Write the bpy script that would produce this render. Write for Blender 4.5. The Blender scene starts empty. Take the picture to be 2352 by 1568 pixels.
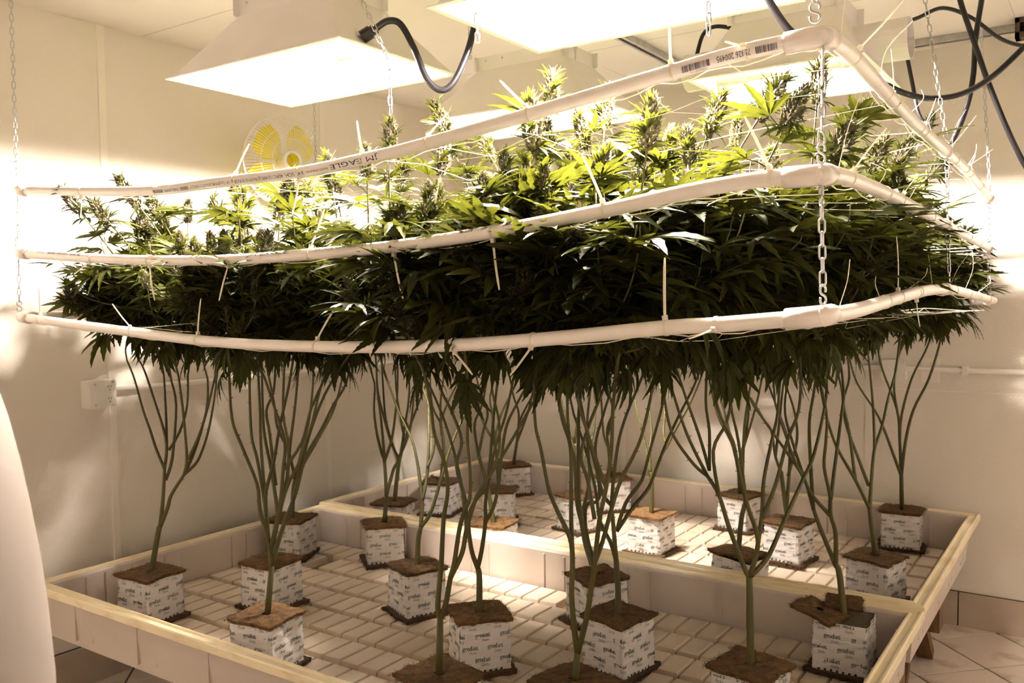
import bpy, math, random
from mathutils import Vector, Matrix, noise
from math import sin, cos, pi, radians, sqrt, atan2

D = {'cam':[2.92358,-1.4378,1.61832],'rot':[[0.826024,0.563524,-0.011215],[-0.019356,0.048248,0.998648],[-0.563303,0.82469,-0.050761]],'f':2021.18,'plants':[('c1',[302,257],[[[302,257,700],[322,278,852],[326,283,870]],[[326,283,870],[324,298,961],[317,312,1058]],[[317,312,1058],[283,307,1118],[251,306,1185],[220,304,1246],[176,305,1345],[154,303,1389]],[[317,312,1058],[308,328,1117],[288,335,1174],[246,337,1257],[191,338,1362],[169,336,1400]],[[308,328,1117],[277,351,1200],[249,369,1272],[214,390,1359]],[[321,312,1020],[325,337,1092],[301,374,1262],[272,379,1343]],[[314,332,1117],[324,369,1176],[317,406,1260],[286,434,1358]],[[326,283,870],[367,285,938],[391,284,984],[448,295,1056]],[[448,295,1056],[455,301,1110],[447,299,1249],[436,294,1370]],[[451,297,1062],[451,335,1129],[444,374,1209],[432,403,1280],[408,424,1352]],[[459,303,1104],[477,331,1174],[489,357,1257],[497,388,1371]],[[448,295,1056],[470,330,1095],[471,367,1169],[460,400,1250],[444,430,1334]]]),('c2',[945,201],[[[945,201,700],[955,216,860]],[[955,216,860],[964,198,941],[965,171,1032],[976,154,1110],[968,113,1219],[965,85,1299],[995,57,1438]],[[964,198,941],[960,197,1015],[951,194,1084],[938,187,1174],[925,181,1237],[921,182,1373],[924,185,1436]],[[973,203,925],[1009,206,1046],[1030,201,1144],[1046,196,1224],[1038,173,1314],[1027,147,1407]],[[1009,206,1046],[1021,221,1113],[1025,234,1216],[1031,249,1320],[1034,268,1466]],[[955,216,860],[971,240,954],[991,266,1037],[1001,279,1084],[1014,298,1163],[1048,333,1247],[1070,357,1311],[1097,384,1374],[1105,401,1460]],[[991,266,1037],[1034,258,1129],[1086,248,1240],[1151,245,1353],[1218,251,1442]],[[960,197,1015],[970,190,1081],[1002,193,1168],[1031,191,1265],[1071,192,1380],[1100,189,1477]],[[1030,201,1144],[1082,224,1223],[1115,230,1317],[1160,246,1410]],[[955,197,1084],[907,228,1207],[873,256,1310],[820,294,1464]],[[992,206,1097],[951,225,1233],[928,233,1300],[935,256,1357],[920,279,1457]]]),('c3',[542,562],[[[542,562,700],[547,570,791],[559,583,868]],[[559,583,868],[604,584,977],[658,596,1070],[712,600,1187],[753,598,1296],[808,599,1422]],[[559,583,868],[507,603,1015],[458,616,1140],[427,637,1255],[388,671,1424]],[[604,584,977],[639,566,1123],[649,537,1241],[698,508,1442]]]),('c4',[149,1002],[[[149,1002,700],[153,1012,838],[158,1018,876]],[[158,1018,876],[169,1047,996],[181,1075,1101],[183,1103,1254],[173,1122,1392]],[[158,1018,876],[162,984,997],[147,942,1101],[159,916,1210],[172,864,1400]],[[158,1018,876],[215,1023,958],[296,1032,1070],[381,1035,1195],[483,1010,1407]]]),('c5',[523,1151],[[[523,1151,700],[529,1162,827]],[[529,1162,827],[491,1195,956],[475,1198,986],[438,1209,1067],[407,1229,1160],[387,1257,1254],[358,1265,1317]],[[491,1195,956],[498,1182,1038],[506,1161,1152],[509,1142,1249],[519,1129,1334]],[[491,1195,956],[528,1200,1049],[556,1195,1162],[576,1187,1259],[594,1170,1385]],[[529,1162,827],[522,1214,923],[526,1239,962],[478,1247,1032],[422,1267,1134],[374,1289,1234],[338,1323,1340]],[[526,1239,962],[488,1243,1028],[447,1255,1116],[406,1287,1252],[381,1309,1343]],[[526,1239,962],[556,1251,1028],[579,1257,1093],[597,1255,1190],[610,1251,1275],[612,1235,1392]],[[556,1251,1028],[542,1280,1098],[499,1278,1149],[431,1293,1263],[384,1306,1348]]]),('c6',[311,1446],[[[311,1446,700],[324,1464,872],[334,1475,936]],[[334,1475,936],[350,1494,1010],[375,1520,1102],[400,1546,1193],[425,1572,1279]],[[334,1475,936],[332,1497,1031],[334,1524,1134],[327,1544,1237],[302,1548,1323]],[[341,1487,1010],[339,1465,1100],[342,1440,1218],[354,1421,1334]]]),('c7',[1007,785],[[[1007,785,700],[1010,792,806],[1016,799,849]],[[1016,799,849],[997,831,930],[971,850,999],[949,864,1054],[914,878,1126],[852,883,1217],[816,890,1279],[775,896,1347]],[[1016,799,849],[1037,824,891],[1049,852,967],[1056,873,1027],[1068,903,1113],[1087,938,1195],[1103,963,1252],[1097,988,1366]],[[997,831,930],[986,874,1019],[945,935,1181],[905,979,1313],[878,1007,1404]],[[986,875,1037],[988,909,1105],[949,939,1226],[902,947,1316],[855,962,1420]]]),('c8',[214,1895],[[[214,1895,700],[223,1911,878],[208,1908,1006]],[[208,1908,1006],[183,1880,1085],[183,1864,1202]],[[208,1908,1006],[239,1923,1097],[281,1944,1187]],[[214,1909,942],[233,1879,1101],[262,1867,1218]]]),('c9',[1613,156],[[[1613,156,700],[1613,164,855]],[[1613,164,855],[1614,155,893],[1637,142,997],[1649,133,1059],[1661,125,1117],[1677,120,1175],[1683,105,1238],[1676,78,1312],[1681,60,1378],[1682,39,1449],[1661,34,1495]],[[1613,164,855],[1631,164,893],[1653,155,962],[1668,152,1002],[1694,140,1088],[1713,136,1134],[1728,136,1163],[1741,122,1223],[1753,97,1312],[1775,75,1405],[1785,55,1469]],[[1653,155,962],[1680,166,1022],[1694,167,1082],[1715,173,1148],[1739,182,1194],[1765,195,1237],[1806,212,1310],[1838,225,1370],[1868,238,1423]],[[1694,167,1082],[1685,173,1150],[1664,171,1225],[1669,185,1284],[1643,179,1354],[1619,171,1405],[1599,170,1479]]]),('c10',[1441,550],[[[1441,550,700],[1440,555,816],[1435,554,845]],[[1435,554,845],[1432,532,896],[1440,508,969],[1453,497,1018],[1472,496,1053],[1510,500,1104],[1552,483,1211],[1597,471,1307],[1634,454,1401],[1667,440,1477]],[[1440,508,969],[1425,510,1019],[1411,517,1082],[1378,521,1190],[1341,519,1285],[1306,513,1358]],[[1435,554,845],[1447,557,892],[1462,558,980],[1465,555,1037],[1477,556,1112],[1491,554,1228],[1507,553,1343],[1523,554,1434]],[[1462,558,980],[1483,568,1022],[1500,571,1090],[1516,569,1192],[1533,571,1266],[1567,584,1336],[1598,597,1398]]]),('c11',[899,1385],[[[899,1385,700],[884,1380,806],[870,1375,884],[842,1363,989]],[[842,1363,989],[808,1385,1104],[819,1425,1185],[817,1466,1293]],[[842,1363,989],[858,1378,1088],[871,1389,1160],[844,1375,1249],[826,1366,1328]],[[870,1375,884],[916,1394,991],[929,1386,1123],[916,1363,1239],[917,1355,1306]]]),('c12',[566,1892],[[[566,1892,700],[557,1894,849],[543,1890,940]],[[543,1890,940],[496,1862,1045],[475,1851,1131],[454,1841,1217]],[[543,1890,940],[554,1930,1059],[582,1977,1161],[607,2019,1252]],[[543,1890,940],[562,1855,1069],[570,1825,1163],[623,1814,1286]]]),('c13',[277,2432],[[[277,2432,700],[382,2318,865]],[[382,2318,865],[406,2315,983],[473,2312,1096],[545,2313,1226]],[[382,2318,865],[420,2282,1015],[418,2239,1113],[424,2198,1217]],[[382,2318,865],[451,2320,1026],[485,2319,1143],[510,2320,1277]]]),('c14',[944,1985],[[[944,1985,700],[940,1989,841],[923,1985,953]],[[923,1985,953],[867,2000,1078],[815,2018,1206]],[[923,1985,953],[963,1952,1102],[1001,1923,1235]],[[940,1989,841],[971,2056,965],[967,2101,1097],[939,2128,1226]]]),('c15',[1899,306],[[[1899,306,700],[1904,313,786]],[[1904,313,786],[1900,308,827],[1897,299,922],[1902,296,1009],[1899,290,1062],[1881,274,1115],[1866,260,1164],[1860,253,1201],[1852,242,1273],[1844,233,1328],[1846,227,1423],[1853,226,1500]],[[1902,296,1009],[1894,305,1104],[1891,311,1163],[1884,321,1265],[1866,317,1325],[1853,317,1388],[1839,323,1497]],[[1884,321,1265],[1891,299,1329],[1906,269,1422],[1917,241,1504]],[[1904,313,786],[1931,304,866],[1953,291,947],[1971,277,1019],[1997,254,1128],[2020,242,1200],[2044,222,1291],[2062,196,1381],[2083,173,1466],[2103,158,1531]],[[1971,277,1019],[1991,278,1070],[2033,273,1198],[2068,278,1270],[2090,279,1323],[2119,269,1427],[2139,254,1527]],[[1966,273,1014],[1939,286,1066],[1910,315,1149],[1884,358,1256],[1860,407,1377],[1847,458,1493]],[[2020,242,1200],[2006,210,1286],[2001,196,1327],[1993,177,1379],[1989,151,1464]],[[1988,247,1126],[1964,260,1208],[1944,265,1261],[1952,295,1334],[1967,328,1402],[1974,354,1463]]]),('c16',[1786,745],[[[1786,745,700],[1784,748,789],[1778,749,873]],[[1778,749,873],[1754,758,920],[1719,763,974],[1690,789,1060],[1643,813,1170],[1596,829,1265]],[[1769,770,949],[1798,827,1016],[1823,870,1064],[1840,937,1169],[1860,995,1256],[1886,1061,1352],[1899,1121,1455]],[[1769,770,949],[1794,779,1032],[1833,800,1096],[1852,806,1167],[1883,817,1286],[1904,822,1374],[1925,828,1465]],[[1778,749,873],[1774,737,994],[1773,732,1032],[1789,731,1173],[1810,738,1269],[1850,755,1377],[1882,769,1467]],[[1773,732,1032],[1752,721,1065],[1725,712,1174],[1711,707,1229],[1694,703,1316],[1676,699,1411]]]),('c17',[1564,1021],[[[1564,1021,700],[1551,1015,777]],[[1551,1015,777],[1503,1025,895],[1484,1034,956],[1462,1060,1074],[1427,1071,1174],[1397,1079,1258],[1370,1091,1348]],[[1551,1015,777],[1547,982,877],[1561,966,958],[1597,983,984],[1609,937,1148],[1643,926,1253],[1683,918,1355]],[[1503,1025,895],[1512,1071,1017],[1485,1105,1182],[1479,1153,1352]]]),('c18',[1369,1842],[[[1369,1842,700],[1368,1849,853],[1362,1848,891]],[[1362,1848,891],[1345,1859,952],[1322,1871,1025],[1286,1885,1130],[1247,1902,1248]],[[1362,1848,891],[1346,1878,982],[1341,1906,1055],[1316,1935,1160],[1308,1978,1272]],[[1368,1849,853],[1407,1839,951],[1441,1841,1007],[1471,1839,1063],[1539,1838,1184],[1586,1830,1280]],[[1441,1841,1007],[1419,1853,1057],[1406,1894,1148],[1369,1924,1252]]]),('c19',[890,2402],[[[890,2402,700],[921,2312,880]],[[921,2312,880],[912,2278,960],[928,2225,1143],[926,2178,1270]],[[921,2312,880],[921,2301,983],[962,2318,1097],[993,2313,1231]],[[930,2290,947],[940,2319,1071],[906,2318,1196]]]),('c20',[1553,2378],[[[1553,2378,700],[1568,2313,867]],[[1568,2313,867],[1532,2314,967],[1467,2318,1084],[1423,2313,1284]],[[1568,2313,867],[1601,2320,1015],[1612,2312,1163],[1582,2273,1335]],[[1568,2313,867],[1590,2313,938],[1646,2313,1131],[1678,2319,1293]]]),('c21',[2215,611],[[[2215,611,700],[2211,616,839],[2208,619,933]],[[2208,619,933],[2197,614,956],[2163,601,1055],[2141,594,1130],[2116,582,1177]],[[2116,582,1177],[2089,561,1207],[2053,528,1275],[2041,512,1333],[2036,499,1409]],[[2116,582,1177],[2084,550,1265],[2064,527,1342],[2051,510,1408]],[[2119,586,1191],[2107,556,1275],[2088,518,1372],[2073,485,1458]],[[2119,586,1191],[2130,559,1291],[2132,531,1373],[2157,491,1527]],[[2208,619,933],[2232,611,1025],[2219,577,1115],[2208,543,1208],[2203,519,1279],[2181,478,1364],[2176,431,1508]],[[2232,611,1025],[2235,629,1087],[2233,649,1168],[2242,679,1260],[2249,701,1324],[2248,731,1447],[2247,751,1528]],[[2208,619,933],[2237,665,974],[2257,726,1050],[2282,801,1146],[2298,849,1210],[2305,929,1343],[2294,969,1432],[2278,1007,1524]],[[2235,629,1078],[2267,629,1162],[2298,619,1273],[2325,617,1348],[2335,598,1436]],[[2141,594,1130],[2142,553,1246],[2177,549,1319],[2203,529,1414]]]),('c22',[1857,1510],[[[1857,1510,700],[1865,1522,834],[1878,1535,902]],[[1878,1535,902],[1817,1584,1053],[1776,1617,1158],[1726,1651,1280]],[[1865,1531,970],[1865,1548,1146],[1874,1564,1254],[1887,1585,1376]],[[1874,1534,915],[1856,1515,1108],[1835,1496,1245],[1848,1500,1380]]]),('c23',[1881,2018],[[[1881,2018,700],[1867,2013,790],[1852,2010,913]],[[1852,2010,913],[1836,1987,978],[1828,1961,1081],[1806,1936,1128],[1772,1897,1207],[1733,1856,1277]],[[1836,1987,978],[1843,2013,1114],[1849,2039,1251],[1858,2059,1342]],[[1871,2013,760],[1866,2064,890],[1854,2104,1008],[1808,2121,1130],[1756,2134,1253]],[[1863,2062,890],[1891,2083,1030],[1884,2080,1139],[1851,2060,1264]]]),('c24',[2316,1096],[[[2316,1096,700],[2302,1093,831],[2293,1088,853]],[[2293,1088,853],[2261,1065,948],[2241,1050,1015],[2221,1035,1098],[2180,1006,1175],[2149,983,1230],[2104,952,1307]],[[2241,1050,1015],[2246,1000,1160],[2253,963,1273],[2271,941,1360],[2289,912,1461]],[[2221,1035,1098],[2187,1054,1179],[2152,1078,1274],[2146,1116,1360]],[[2293,1088,853],[2300,1058,950],[2293,1031,1009],[2296,1010,1068],[2290,972,1153],[2300,950,1226],[2308,919,1313],[2296,851,1450]],[[2291,1029,1009],[2251,1004,1063],[2232,994,1106],[2209,981,1160],[2172,962,1278]],[[2298,1011,1057],[2299,1055,1157],[2301,1109,1280],[2299,1136,1349],[2273,1170,1473]]]),('c25',[2271,1709],[[[2271,1709,700],[2250,1705,880]],[[2250,1705,880],[2215,1649,987],[2172,1587,1098],[2151,1543,1194],[2138,1496,1314],[2128,1461,1405]],[[2215,1649,987],[2188,1678,1140],[2164,1693,1243],[2175,1726,1328],[2156,1747,1442]],[[2250,1705,880],[2245,1752,972],[2243,1805,1072],[2257,1856,1149],[2265,1910,1240],[2279,1971,1341],[2279,2033,1465]],[[2237,1746,951],[2199,1740,1057],[2160,1736,1171],[2144,1747,1284],[2109,1749,1420]],[[2243,1805,1072],[2231,1840,1190],[2214,1870,1311],[2192,1903,1448]]]),('c26',[2217,2452],[[[2217,2452,700],[2237,2318,885]],[[2237,2318,885],[2212,2265,992],[2188,2216,1090],[2164,2175,1162],[2114,2102,1273],[2096,2054,1373]],[[2237,2318,885],[2231,2313,1026],[2221,2305,1151],[2171,2270,1315],[2152,2256,1416]],[[2237,2318,885],[2257,2289,1032],[2287,2272,1159],[2341,2270,1283],[2383,2251,1436],[2385,2233,1496]],[[2231,2313,1026],[2237,2315,1135],[2272,2313,1277],[2319,2319,1386],[2347,2310,1463]],[[2221,2305,1151],[2213,2283,1261],[2235,2274,1417]]])],'pipes':{'top':([[0.118,-0.033,1.963],[0.505,-0.033,1.931],[0.835,-0.033,1.909],[1.087,-0.033,1.909],[1.384,-0.033,1.908],[1.601,-0.033,1.92],[1.741,-0.033,1.931],[1.994,-0.033,1.959],[2.162,-0.033,1.979],[2.296,-0.033,1.995],[2.417,-0.033,2.008],[2.548,-0.033,2.013]],[[2.55,-0.036,2.01],[2.55,0.094,2.021],[2.55,0.376,2.009],[2.55,0.566,1.999],[2.55,0.823,1.993],[2.55,1.183,1.99],[2.55,1.615,1.983],[2.55,2.149,1.951]]),'mid':([[0.109,-0.033,1.77],[0.493,-0.033,1.743],[0.787,-0.033,1.727],[1.112,-0.033,1.717],[1.392,-0.033,1.72],[1.658,-0.033,1.727],[1.92,-0.033,1.745],[2.169,-0.033,1.771],[2.335,-0.033,1.793],[2.468,-0.033,1.803],[2.547,-0.033,1.801]],[[2.55,-0.04,1.8],[2.55,0.058,1.81],[2.55,0.293,1.813],[2.55,0.554,1.811],[2.55,0.866,1.804],[2.55,1.201,1.795],[2.55,1.637,1.787],[2.55,2.257,1.772]]),'bot':([[0.101,-0.033,1.573],[0.365,-0.033,1.555],[0.695,-0.033,1.534],[0.982,-0.033,1.517],[1.218,-0.033,1.51],[1.524,-0.033,1.511],[1.784,-0.033,1.52],[2.018,-0.033,1.536],[2.287,-0.033,1.562],[2.381,-0.033,1.568],[2.524,-0.033,1.58],[2.551,-0.033,1.583]],[[2.55,-0.028,1.582],[2.55,0.216,1.589],[2.55,0.565,1.608],[2.55,0.879,1.622],[2.55,1.254,1.625],[2.55,1.656,1.611],[2.55,2.342,1.584]])},'ties':{'top':[(0,[0.835,-0.033,1.909],[0.786,-0.087,1.97]),(0,[1.154,-0.033,1.909],[1.197,-0.023,1.993]),(0,[1.384,-0.033,1.908],[1.385,-0.063,1.807]),(0,[1.582,-0.033,1.919],[1.582,-0.052,1.997]),(0,[1.762,-0.033,1.933],[1.808,-0.023,1.99]),(0,[2.01,-0.033,1.961],[1.974,-0.078,2.02]),(0,[2.3,-0.033,1.995],[2.302,-0.051,2.07]),(0,[2.429,-0.033,2.008],[2.407,-0.072,2.019]),(0,[0.481,-0.033,1.933],[0.497,-0.051,1.856]),(1,[2.55,0.147,2.019],[2.623,0.178,2.108]),(1,[2.55,0.486,2.003],[2.547,0.466,2.104]),(1,[2.55,0.813,1.993],[2.578,0.812,2.064]),(1,[2.55,1.176,1.99],[2.615,1.202,2.083]),(1,[2.55,1.52,1.985],[2.62,1.547,2.04])],'mid':[(0,[0.524,-0.033,1.741],[0.5,-0.077,1.695]),(0,[0.796,-0.033,1.727],[0.826,-0.043,1.619]),(0,[1.125,-0.033,1.717],[1.122,-0.065,1.617]),(0,[1.412,-0.033,1.721],[1.45,-0.025,1.82]),(0,[1.664,-0.033,1.727],[1.697,-0.042,1.61]),(0,[1.922,-0.033,1.745],[1.946,-0.048,1.632]),(0,[2.169,-0.033,1.771],[2.142,-0.07,1.87]),(0,[2.468,-0.033,1.803],[2.439,-0.072,1.897]),(1,[2.55,0.118,1.811],[2.607,0.137,1.891]),(1,[2.55,0.546,1.811],[2.587,0.55,1.861]),(1,[2.55,0.926,1.802],[2.569,0.918,1.871])],'bot':[(0,[0.227,-0.033,1.564],[0.241,-0.041,1.669]),(0,[0.705,-0.033,1.533],[0.676,-0.072,1.611]),(0,[0.991,-0.033,1.517],[1.012,-0.036,1.623]),(0,[1.425,-0.033,1.511],[1.471,-0.021,1.595]),(0,[1.822,-0.033,1.523],[1.866,-0.031,1.463]),(0,[2.013,-0.033,1.536],[1.989,-0.077,1.471]),(0,[2.287,-0.033,1.562],[2.291,-0.047,1.682]),(0,[2.378,-0.033,1.568],[2.348,-0.079,1.546]),(1,[2.55,0.55,1.607],[2.549,0.533,1.735]),(1,[2.55,0.743,1.616],[2.564,0.724,1.54])]},'cables':[('A',0.0062,[[2.332,1.544,2.441],[2.351,1.557,2.452],[2.405,1.595,2.475],[2.466,1.639,2.504],[2.539,1.687,2.474],[2.619,1.737,2.405],[2.687,1.782,2.382],[2.755,1.829,2.389]]),('B',0.006,[[2.337,1.547,2.446],[2.367,1.564,2.394],[2.392,1.574,2.272],[2.41,1.581,2.176],[2.44,1.597,2.122],[2.469,1.614,2.067]]),('C',0.0085,[[2.332,1.229,2.251],[2.372,1.253,2.213],[2.425,1.288,2.182],[2.487,1.329,2.167],[2.558,1.379,2.18],[2.629,1.43,2.228],[2.709,1.49,2.32],[2.769,1.535,2.393]]),('D',0.0078,[[2.521,1.497,2.556],[2.533,1.501,2.479],[2.567,1.517,2.363],[2.607,1.536,2.234],[2.652,1.559,2.105],[2.698,1.584,1.995],[2.74,1.608,1.924]]),('E',0.0078,[[2.589,1.569,2.562],[2.583,1.56,2.485],[2.57,1.544,2.368],[2.567,1.536,2.265],[2.554,1.521,2.174],[2.527,1.497,2.084],[2.496,1.472,2.02]]),('F',0.0085,[[1.373,0.237,2.297],[1.398,0.255,2.316],[1.425,0.273,2.308],[1.454,0.289,2.248],[1.482,0.304,2.171],[1.51,0.321,2.141],[1.537,0.34,2.157],[1.563,0.362,2.224],[1.58,0.378,2.301],[1.588,0.387,2.356]]),('G',0.0065,[[1.834,1.198,2.364],[1.849,1.213,2.429],[1.877,1.233,2.453],[1.922,1.264,2.448],[1.99,1.308,2.42],[2.046,1.346,2.406]]),('H',0.008,[[2.327,0.315,2.245],[2.346,0.326,2.202],[2.364,0.336,2.167],[2.385,0.348,2.137],[2.416,0.368,2.114]])],'anch':{'NL':[0.125,-0.033,2.63],'FR':[2.507,2.185,2.63],'MR':[2.453,1.214,2.63],'ML':[0.114,1.21,2.63]},'tops':[[375,-3,1984],[472,125,2009],[309,437,1988],[779,273,1999],[1372,195,2024],[1464,387,2150],[1858,292,2144],[2153,183,2023],[2158,367,2005],[2348,319,2072],[2402,481,2129],[2456,573,2048],[2478,951,2033],[2485,1204,2129],[867,457,2027],[1310,396,2038],[1446,615,2109],[1864,539,2150],[2099,818,2113],[2403,294,2042],[2460,427,1990],[2458,754,2005],[2500,1330,2039],[2184,450,2087],[493,14,1948],[403,258,1979],[816,174,1938],[881,340,1949],[1127,329,1989],[1920,329,2062]],'txt':{'t':[(1.6347,1.4921),(1.4853,1.4149),(1.4081,1.3851),(1.3759,1.3244),(1.3228,1.1949),(1.1902,1.1652),(1.1636,1.1371),(1.1324,0.9936),(0.9864,0.9522),(0.9468,0.8874),(0.8802,0.831),(2.4978,2.4902),(2.4813,2.4469),(2.4387,2.3825),(2.3703,2.3217)],'m':[(1.2024,1.3452),(1.3576,1.4131),(1.4357,1.5144),(1.5184,1.6639),(1.6741,1.7991),(1.8469,1.8809),(1.8866,1.915),(1.9523,1.9984),(0.2399,0.291),(0.2983,0.3421),(0.347,0.4151),(0.4224,0.4759)]}}

SC = bpy.context.scene
C = SC.collection
# ---------------------------------------------------------------- camera, world, exposure
cam = bpy.data.objects.new('camera', bpy.data.cameras.new('camera'))
C.objects.link(cam)
r_, u_, f_ = [Vector(v) for v in D['rot']]
cam.matrix_world = Matrix(((r_.x, u_.x, -f_.x, D['cam'][0]), (r_.y, u_.y, -f_.y, D['cam'][1]), (r_.z, u_.z, -f_.z, D['cam'][2]), (0, 0, 0, 1)))
cam.data.sensor_width = 36.0
cam.data.lens = D['f'] / 2352 * 36
cam.data.clip_start = 0.05
cam.data.dof.use_dof = True; cam.data.dof.focus_distance = 1.95; cam.data.dof.aperture_fstop = 8.0
SC.camera = cam
W = bpy.data.worlds.new('world'); SC.world = W; W.use_nodes = True
W.node_tree.nodes['Background'].inputs[0].default_value = (0.02, 0.018, 0.015, 1)
W.node_tree.nodes['Background'].inputs[1].default_value = 1.0
SC.view_settings.view_transform = 'Standard'
SC.view_settings.look = 'None'
SC.view_settings.gamma = 1.0
SC.view_settings.use_curve_mapping = False
SC.view_settings.exposure = 2.5
BULB = 620.0
BULB_COL = (1.0, 0.895, 0.785)
cy = SC.cycles
cy.max_bounces = 6; cy.diffuse_bounces = 5; cy.glossy_bounces = 2; cy.transmission_bounces = 3
cy.transparent_max_bounces = 6; cy.sample_clamp_indirect = 6.0
cy.use_denoising = True; cy.use_adaptive_sampling = True; cy.adaptive_threshold = 0.06
cy.caustics_reflective = False; cy.caustics_refractive = False

# ---------------------------------------------------------------- materials
def mat(name, col, rough=0.5, col2=None, nscale=20, namt=1.0, bump=0.0, bscale=60, metal=0.0, emit=None, trans=0.0, tcol=None, stretch=None, spec=0.5, ramp=(0.35, 0.65), objrand=0.0):
    m = bpy.data.materials.new(name); m.use_nodes = True
    nt = m.node_tree; N = nt.nodes; L = nt.links
    b = N['Principled BSDF']
    b.inputs['Roughness'].default_value = rough
    b.inputs['Metallic'].default_value = metal
    b.inputs['Specular IOR Level'].default_value = spec
    b.inputs['Base Color'].default_value = (*col, 1)
    tc = N.new('ShaderNodeTexCoord')
    src = tc.outputs['Object']
    if stretch:
        mp = N.new('ShaderNodeMapping'); mp.inputs['Scale'].default_value = stretch
        L.new(src, mp.inputs[0]); src = mp.outputs[0]
    colout = None
    if col2:
        nz = N.new('ShaderNodeTexNoise'); nz.inputs['Scale'].default_value = nscale; nz.inputs['Detail'].default_value = 4
        L.new(src, nz.inputs['Vector'])
        rp = N.new('ShaderNodeValToRGB')
        rp.color_ramp.elements[0].position = ramp[0]; rp.color_ramp.elements[1].position = ramp[1]
        rp.color_ramp.elements[0].color = (*col, 1); rp.color_ramp.elements[1].color = (*col2, 1)
        L.new(nz.outputs['Fac'], rp.inputs[0]); colout = rp.outputs[0]
    if objrand:
        oi = N.new('ShaderNodeObjectInfo'); hs = N.new('ShaderNodeHueSaturation')
        ma = N.new('ShaderNodeMath'); ma.operation = 'MULTIPLY_ADD'; ma.inputs[1].default_value = objrand * 2; ma.inputs[2].default_value = 1 - objrand
        L.new(oi.outputs['Random'], ma.inputs[0]); L.new(ma.outputs[0], hs.inputs['Value'])
        if colout: L.new(colout, hs.inputs['Color'])
        else: hs.inputs['Color'].default_value = (*col, 1)
        colout = hs.outputs[0]
    if colout: L.new(colout, b.inputs['Base Color'])
    if bump:
        nb = N.new('ShaderNodeTexNoise'); nb.inputs['Scale'].default_value = bscale; nb.inputs['Detail'].default_value = 3
        L.new(src, nb.inputs['Vector'])
        bp = N.new('ShaderNodeBump'); bp.inputs['Strength'].default_value = bump; bp.inputs['Distance'].default_value = 0.004
        L.new(nb.outputs['Fac'], bp.inputs['Height']); L.new(bp.outputs[0], b.inputs['Normal'])
    if emit:
        b.inputs['Emission Color'].default_value = (*emit[0], 1); b.inputs['Emission Strength'].default_value = emit[1]
    if trans:
        t = N.new('ShaderNodeBsdfTranslucent'); t.inputs[0].default_value = (*(tcol or col), 1)
        mx = N.new('ShaderNodeMixShader'); mx.inputs[0].default_value = trans
        L.new(b.outputs[0], mx.inputs[1]); L.new(t.outputs[0], mx.inputs[2]); L.new(mx.outputs[0], N['Material Output'].inputs[0])
    return m

def leaf_mat(name, col, col_vein, tcol, trans, rnd):
    m = bpy.data.materials.new(name); m.use_nodes = True
    nt = m.node_tree; N = nt.nodes; L = nt.links
    b = N['Principled BSDF']; b.inputs['Roughness'].default_value = 0.52; b.inputs['Specular IOR Level'].default_value = 0.14
    uv = N.new('ShaderNodeUVMap'); sx = N.new('ShaderNodeSeparateXYZ'); L.new(uv.outputs[0], sx.inputs[0])
    # midrib: |u-0.5| small ; side veins: stripes in v + |u|
    a = N.new('ShaderNodeMath'); a.operation = 'SUBTRACT'; a.inputs[1].default_value = 0.5; L.new(sx.outputs[0], a.inputs[0])
    ab = N.new('ShaderNodeMath'); ab.operation = 'ABSOLUTE'; L.new(a.outputs[0], ab.inputs[0])
    mr = N.new('ShaderNodeMath'); mr.operation = 'LESS_THAN'; mr.inputs[1].default_value = 0.035; L.new(ab.outputs[0], mr.inputs[0])
    vv = N.new('ShaderNodeMath'); vv.operation = 'MULTIPLY_ADD'; vv.inputs[1].default_value = -0.22; L.new(ab.outputs[0], vv.inputs[0]); L.new(sx.outputs[1], vv.inputs[2])
    fr = N.new('ShaderNodeMath'); fr.operation = 'MULTIPLY'; fr.inputs[1].default_value = 11; L.new(vv.outputs[0], fr.inputs[0])
    fc = N.new('ShaderNodeMath'); fc.operation = 'FRACT'; L.new(fr.outputs[0], fc.inputs[0])
    sv = N.new('ShaderNodeMath'); sv.operation = 'LESS_THAN'; sv.inputs[1].default_value = 0.12; L.new(fc.outputs[0], sv.inputs[0])
    sv2 = N.new('ShaderNodeMath'); sv2.operation = 'MULTIPLY'; sv2.inputs[1].default_value = 0.35; L.new(sv.outputs[0], sv2.inputs[0])
    mxv = N.new('ShaderNodeMath'); mxv.operation = 'MAXIMUM'; L.new(mr.outputs[0], mxv.inputs[0]); L.new(sv2.outputs[0], mxv.inputs[1])
    mix = N.new('ShaderNodeMixRGB'); mix.inputs[1].default_value = (*col, 1); mix.inputs[2].default_value = (*col_vein, 1)
    L.new(mxv.outputs[0], mix.inputs[0])
    oi = N.new('ShaderNodeObjectInfo'); hs = N.new('ShaderNodeHueSaturation')
    m1 = N.new('ShaderNodeMath'); m1.operation = 'MULTIPLY_ADD'; m1.inputs[1].default_value = rnd * 2; m1.inputs[2].default_value = 1 - rnd
    L.new(oi.outputs['Random'], m1.inputs[0]); L.new(m1.outputs[0], hs.inputs['Value']); L.new(mix.outputs[0], hs.inputs['Color'])
    L.new(hs.outputs[0], b.inputs['Base Color'])
    t = N.new('ShaderNodeBsdfTranslucent')
    hs2 = N.new('ShaderNodeHueSaturation'); hs2.inputs['Color'].default_value = (*tcol, 1); L.new(m1.outputs[0], hs2.inputs['Value'])
    L.new(hs2.outputs[0], t.inputs[0])
    mx = N.new('ShaderNodeMixShader'); mx.inputs[0].default_value = trans
    L.new(b.outputs[0], mx.inputs[1]); L.new(t.outputs[0], mx.inputs[2]); L.new(mx.outputs[0], N['Material Output'].inputs[0])
    return m

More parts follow.
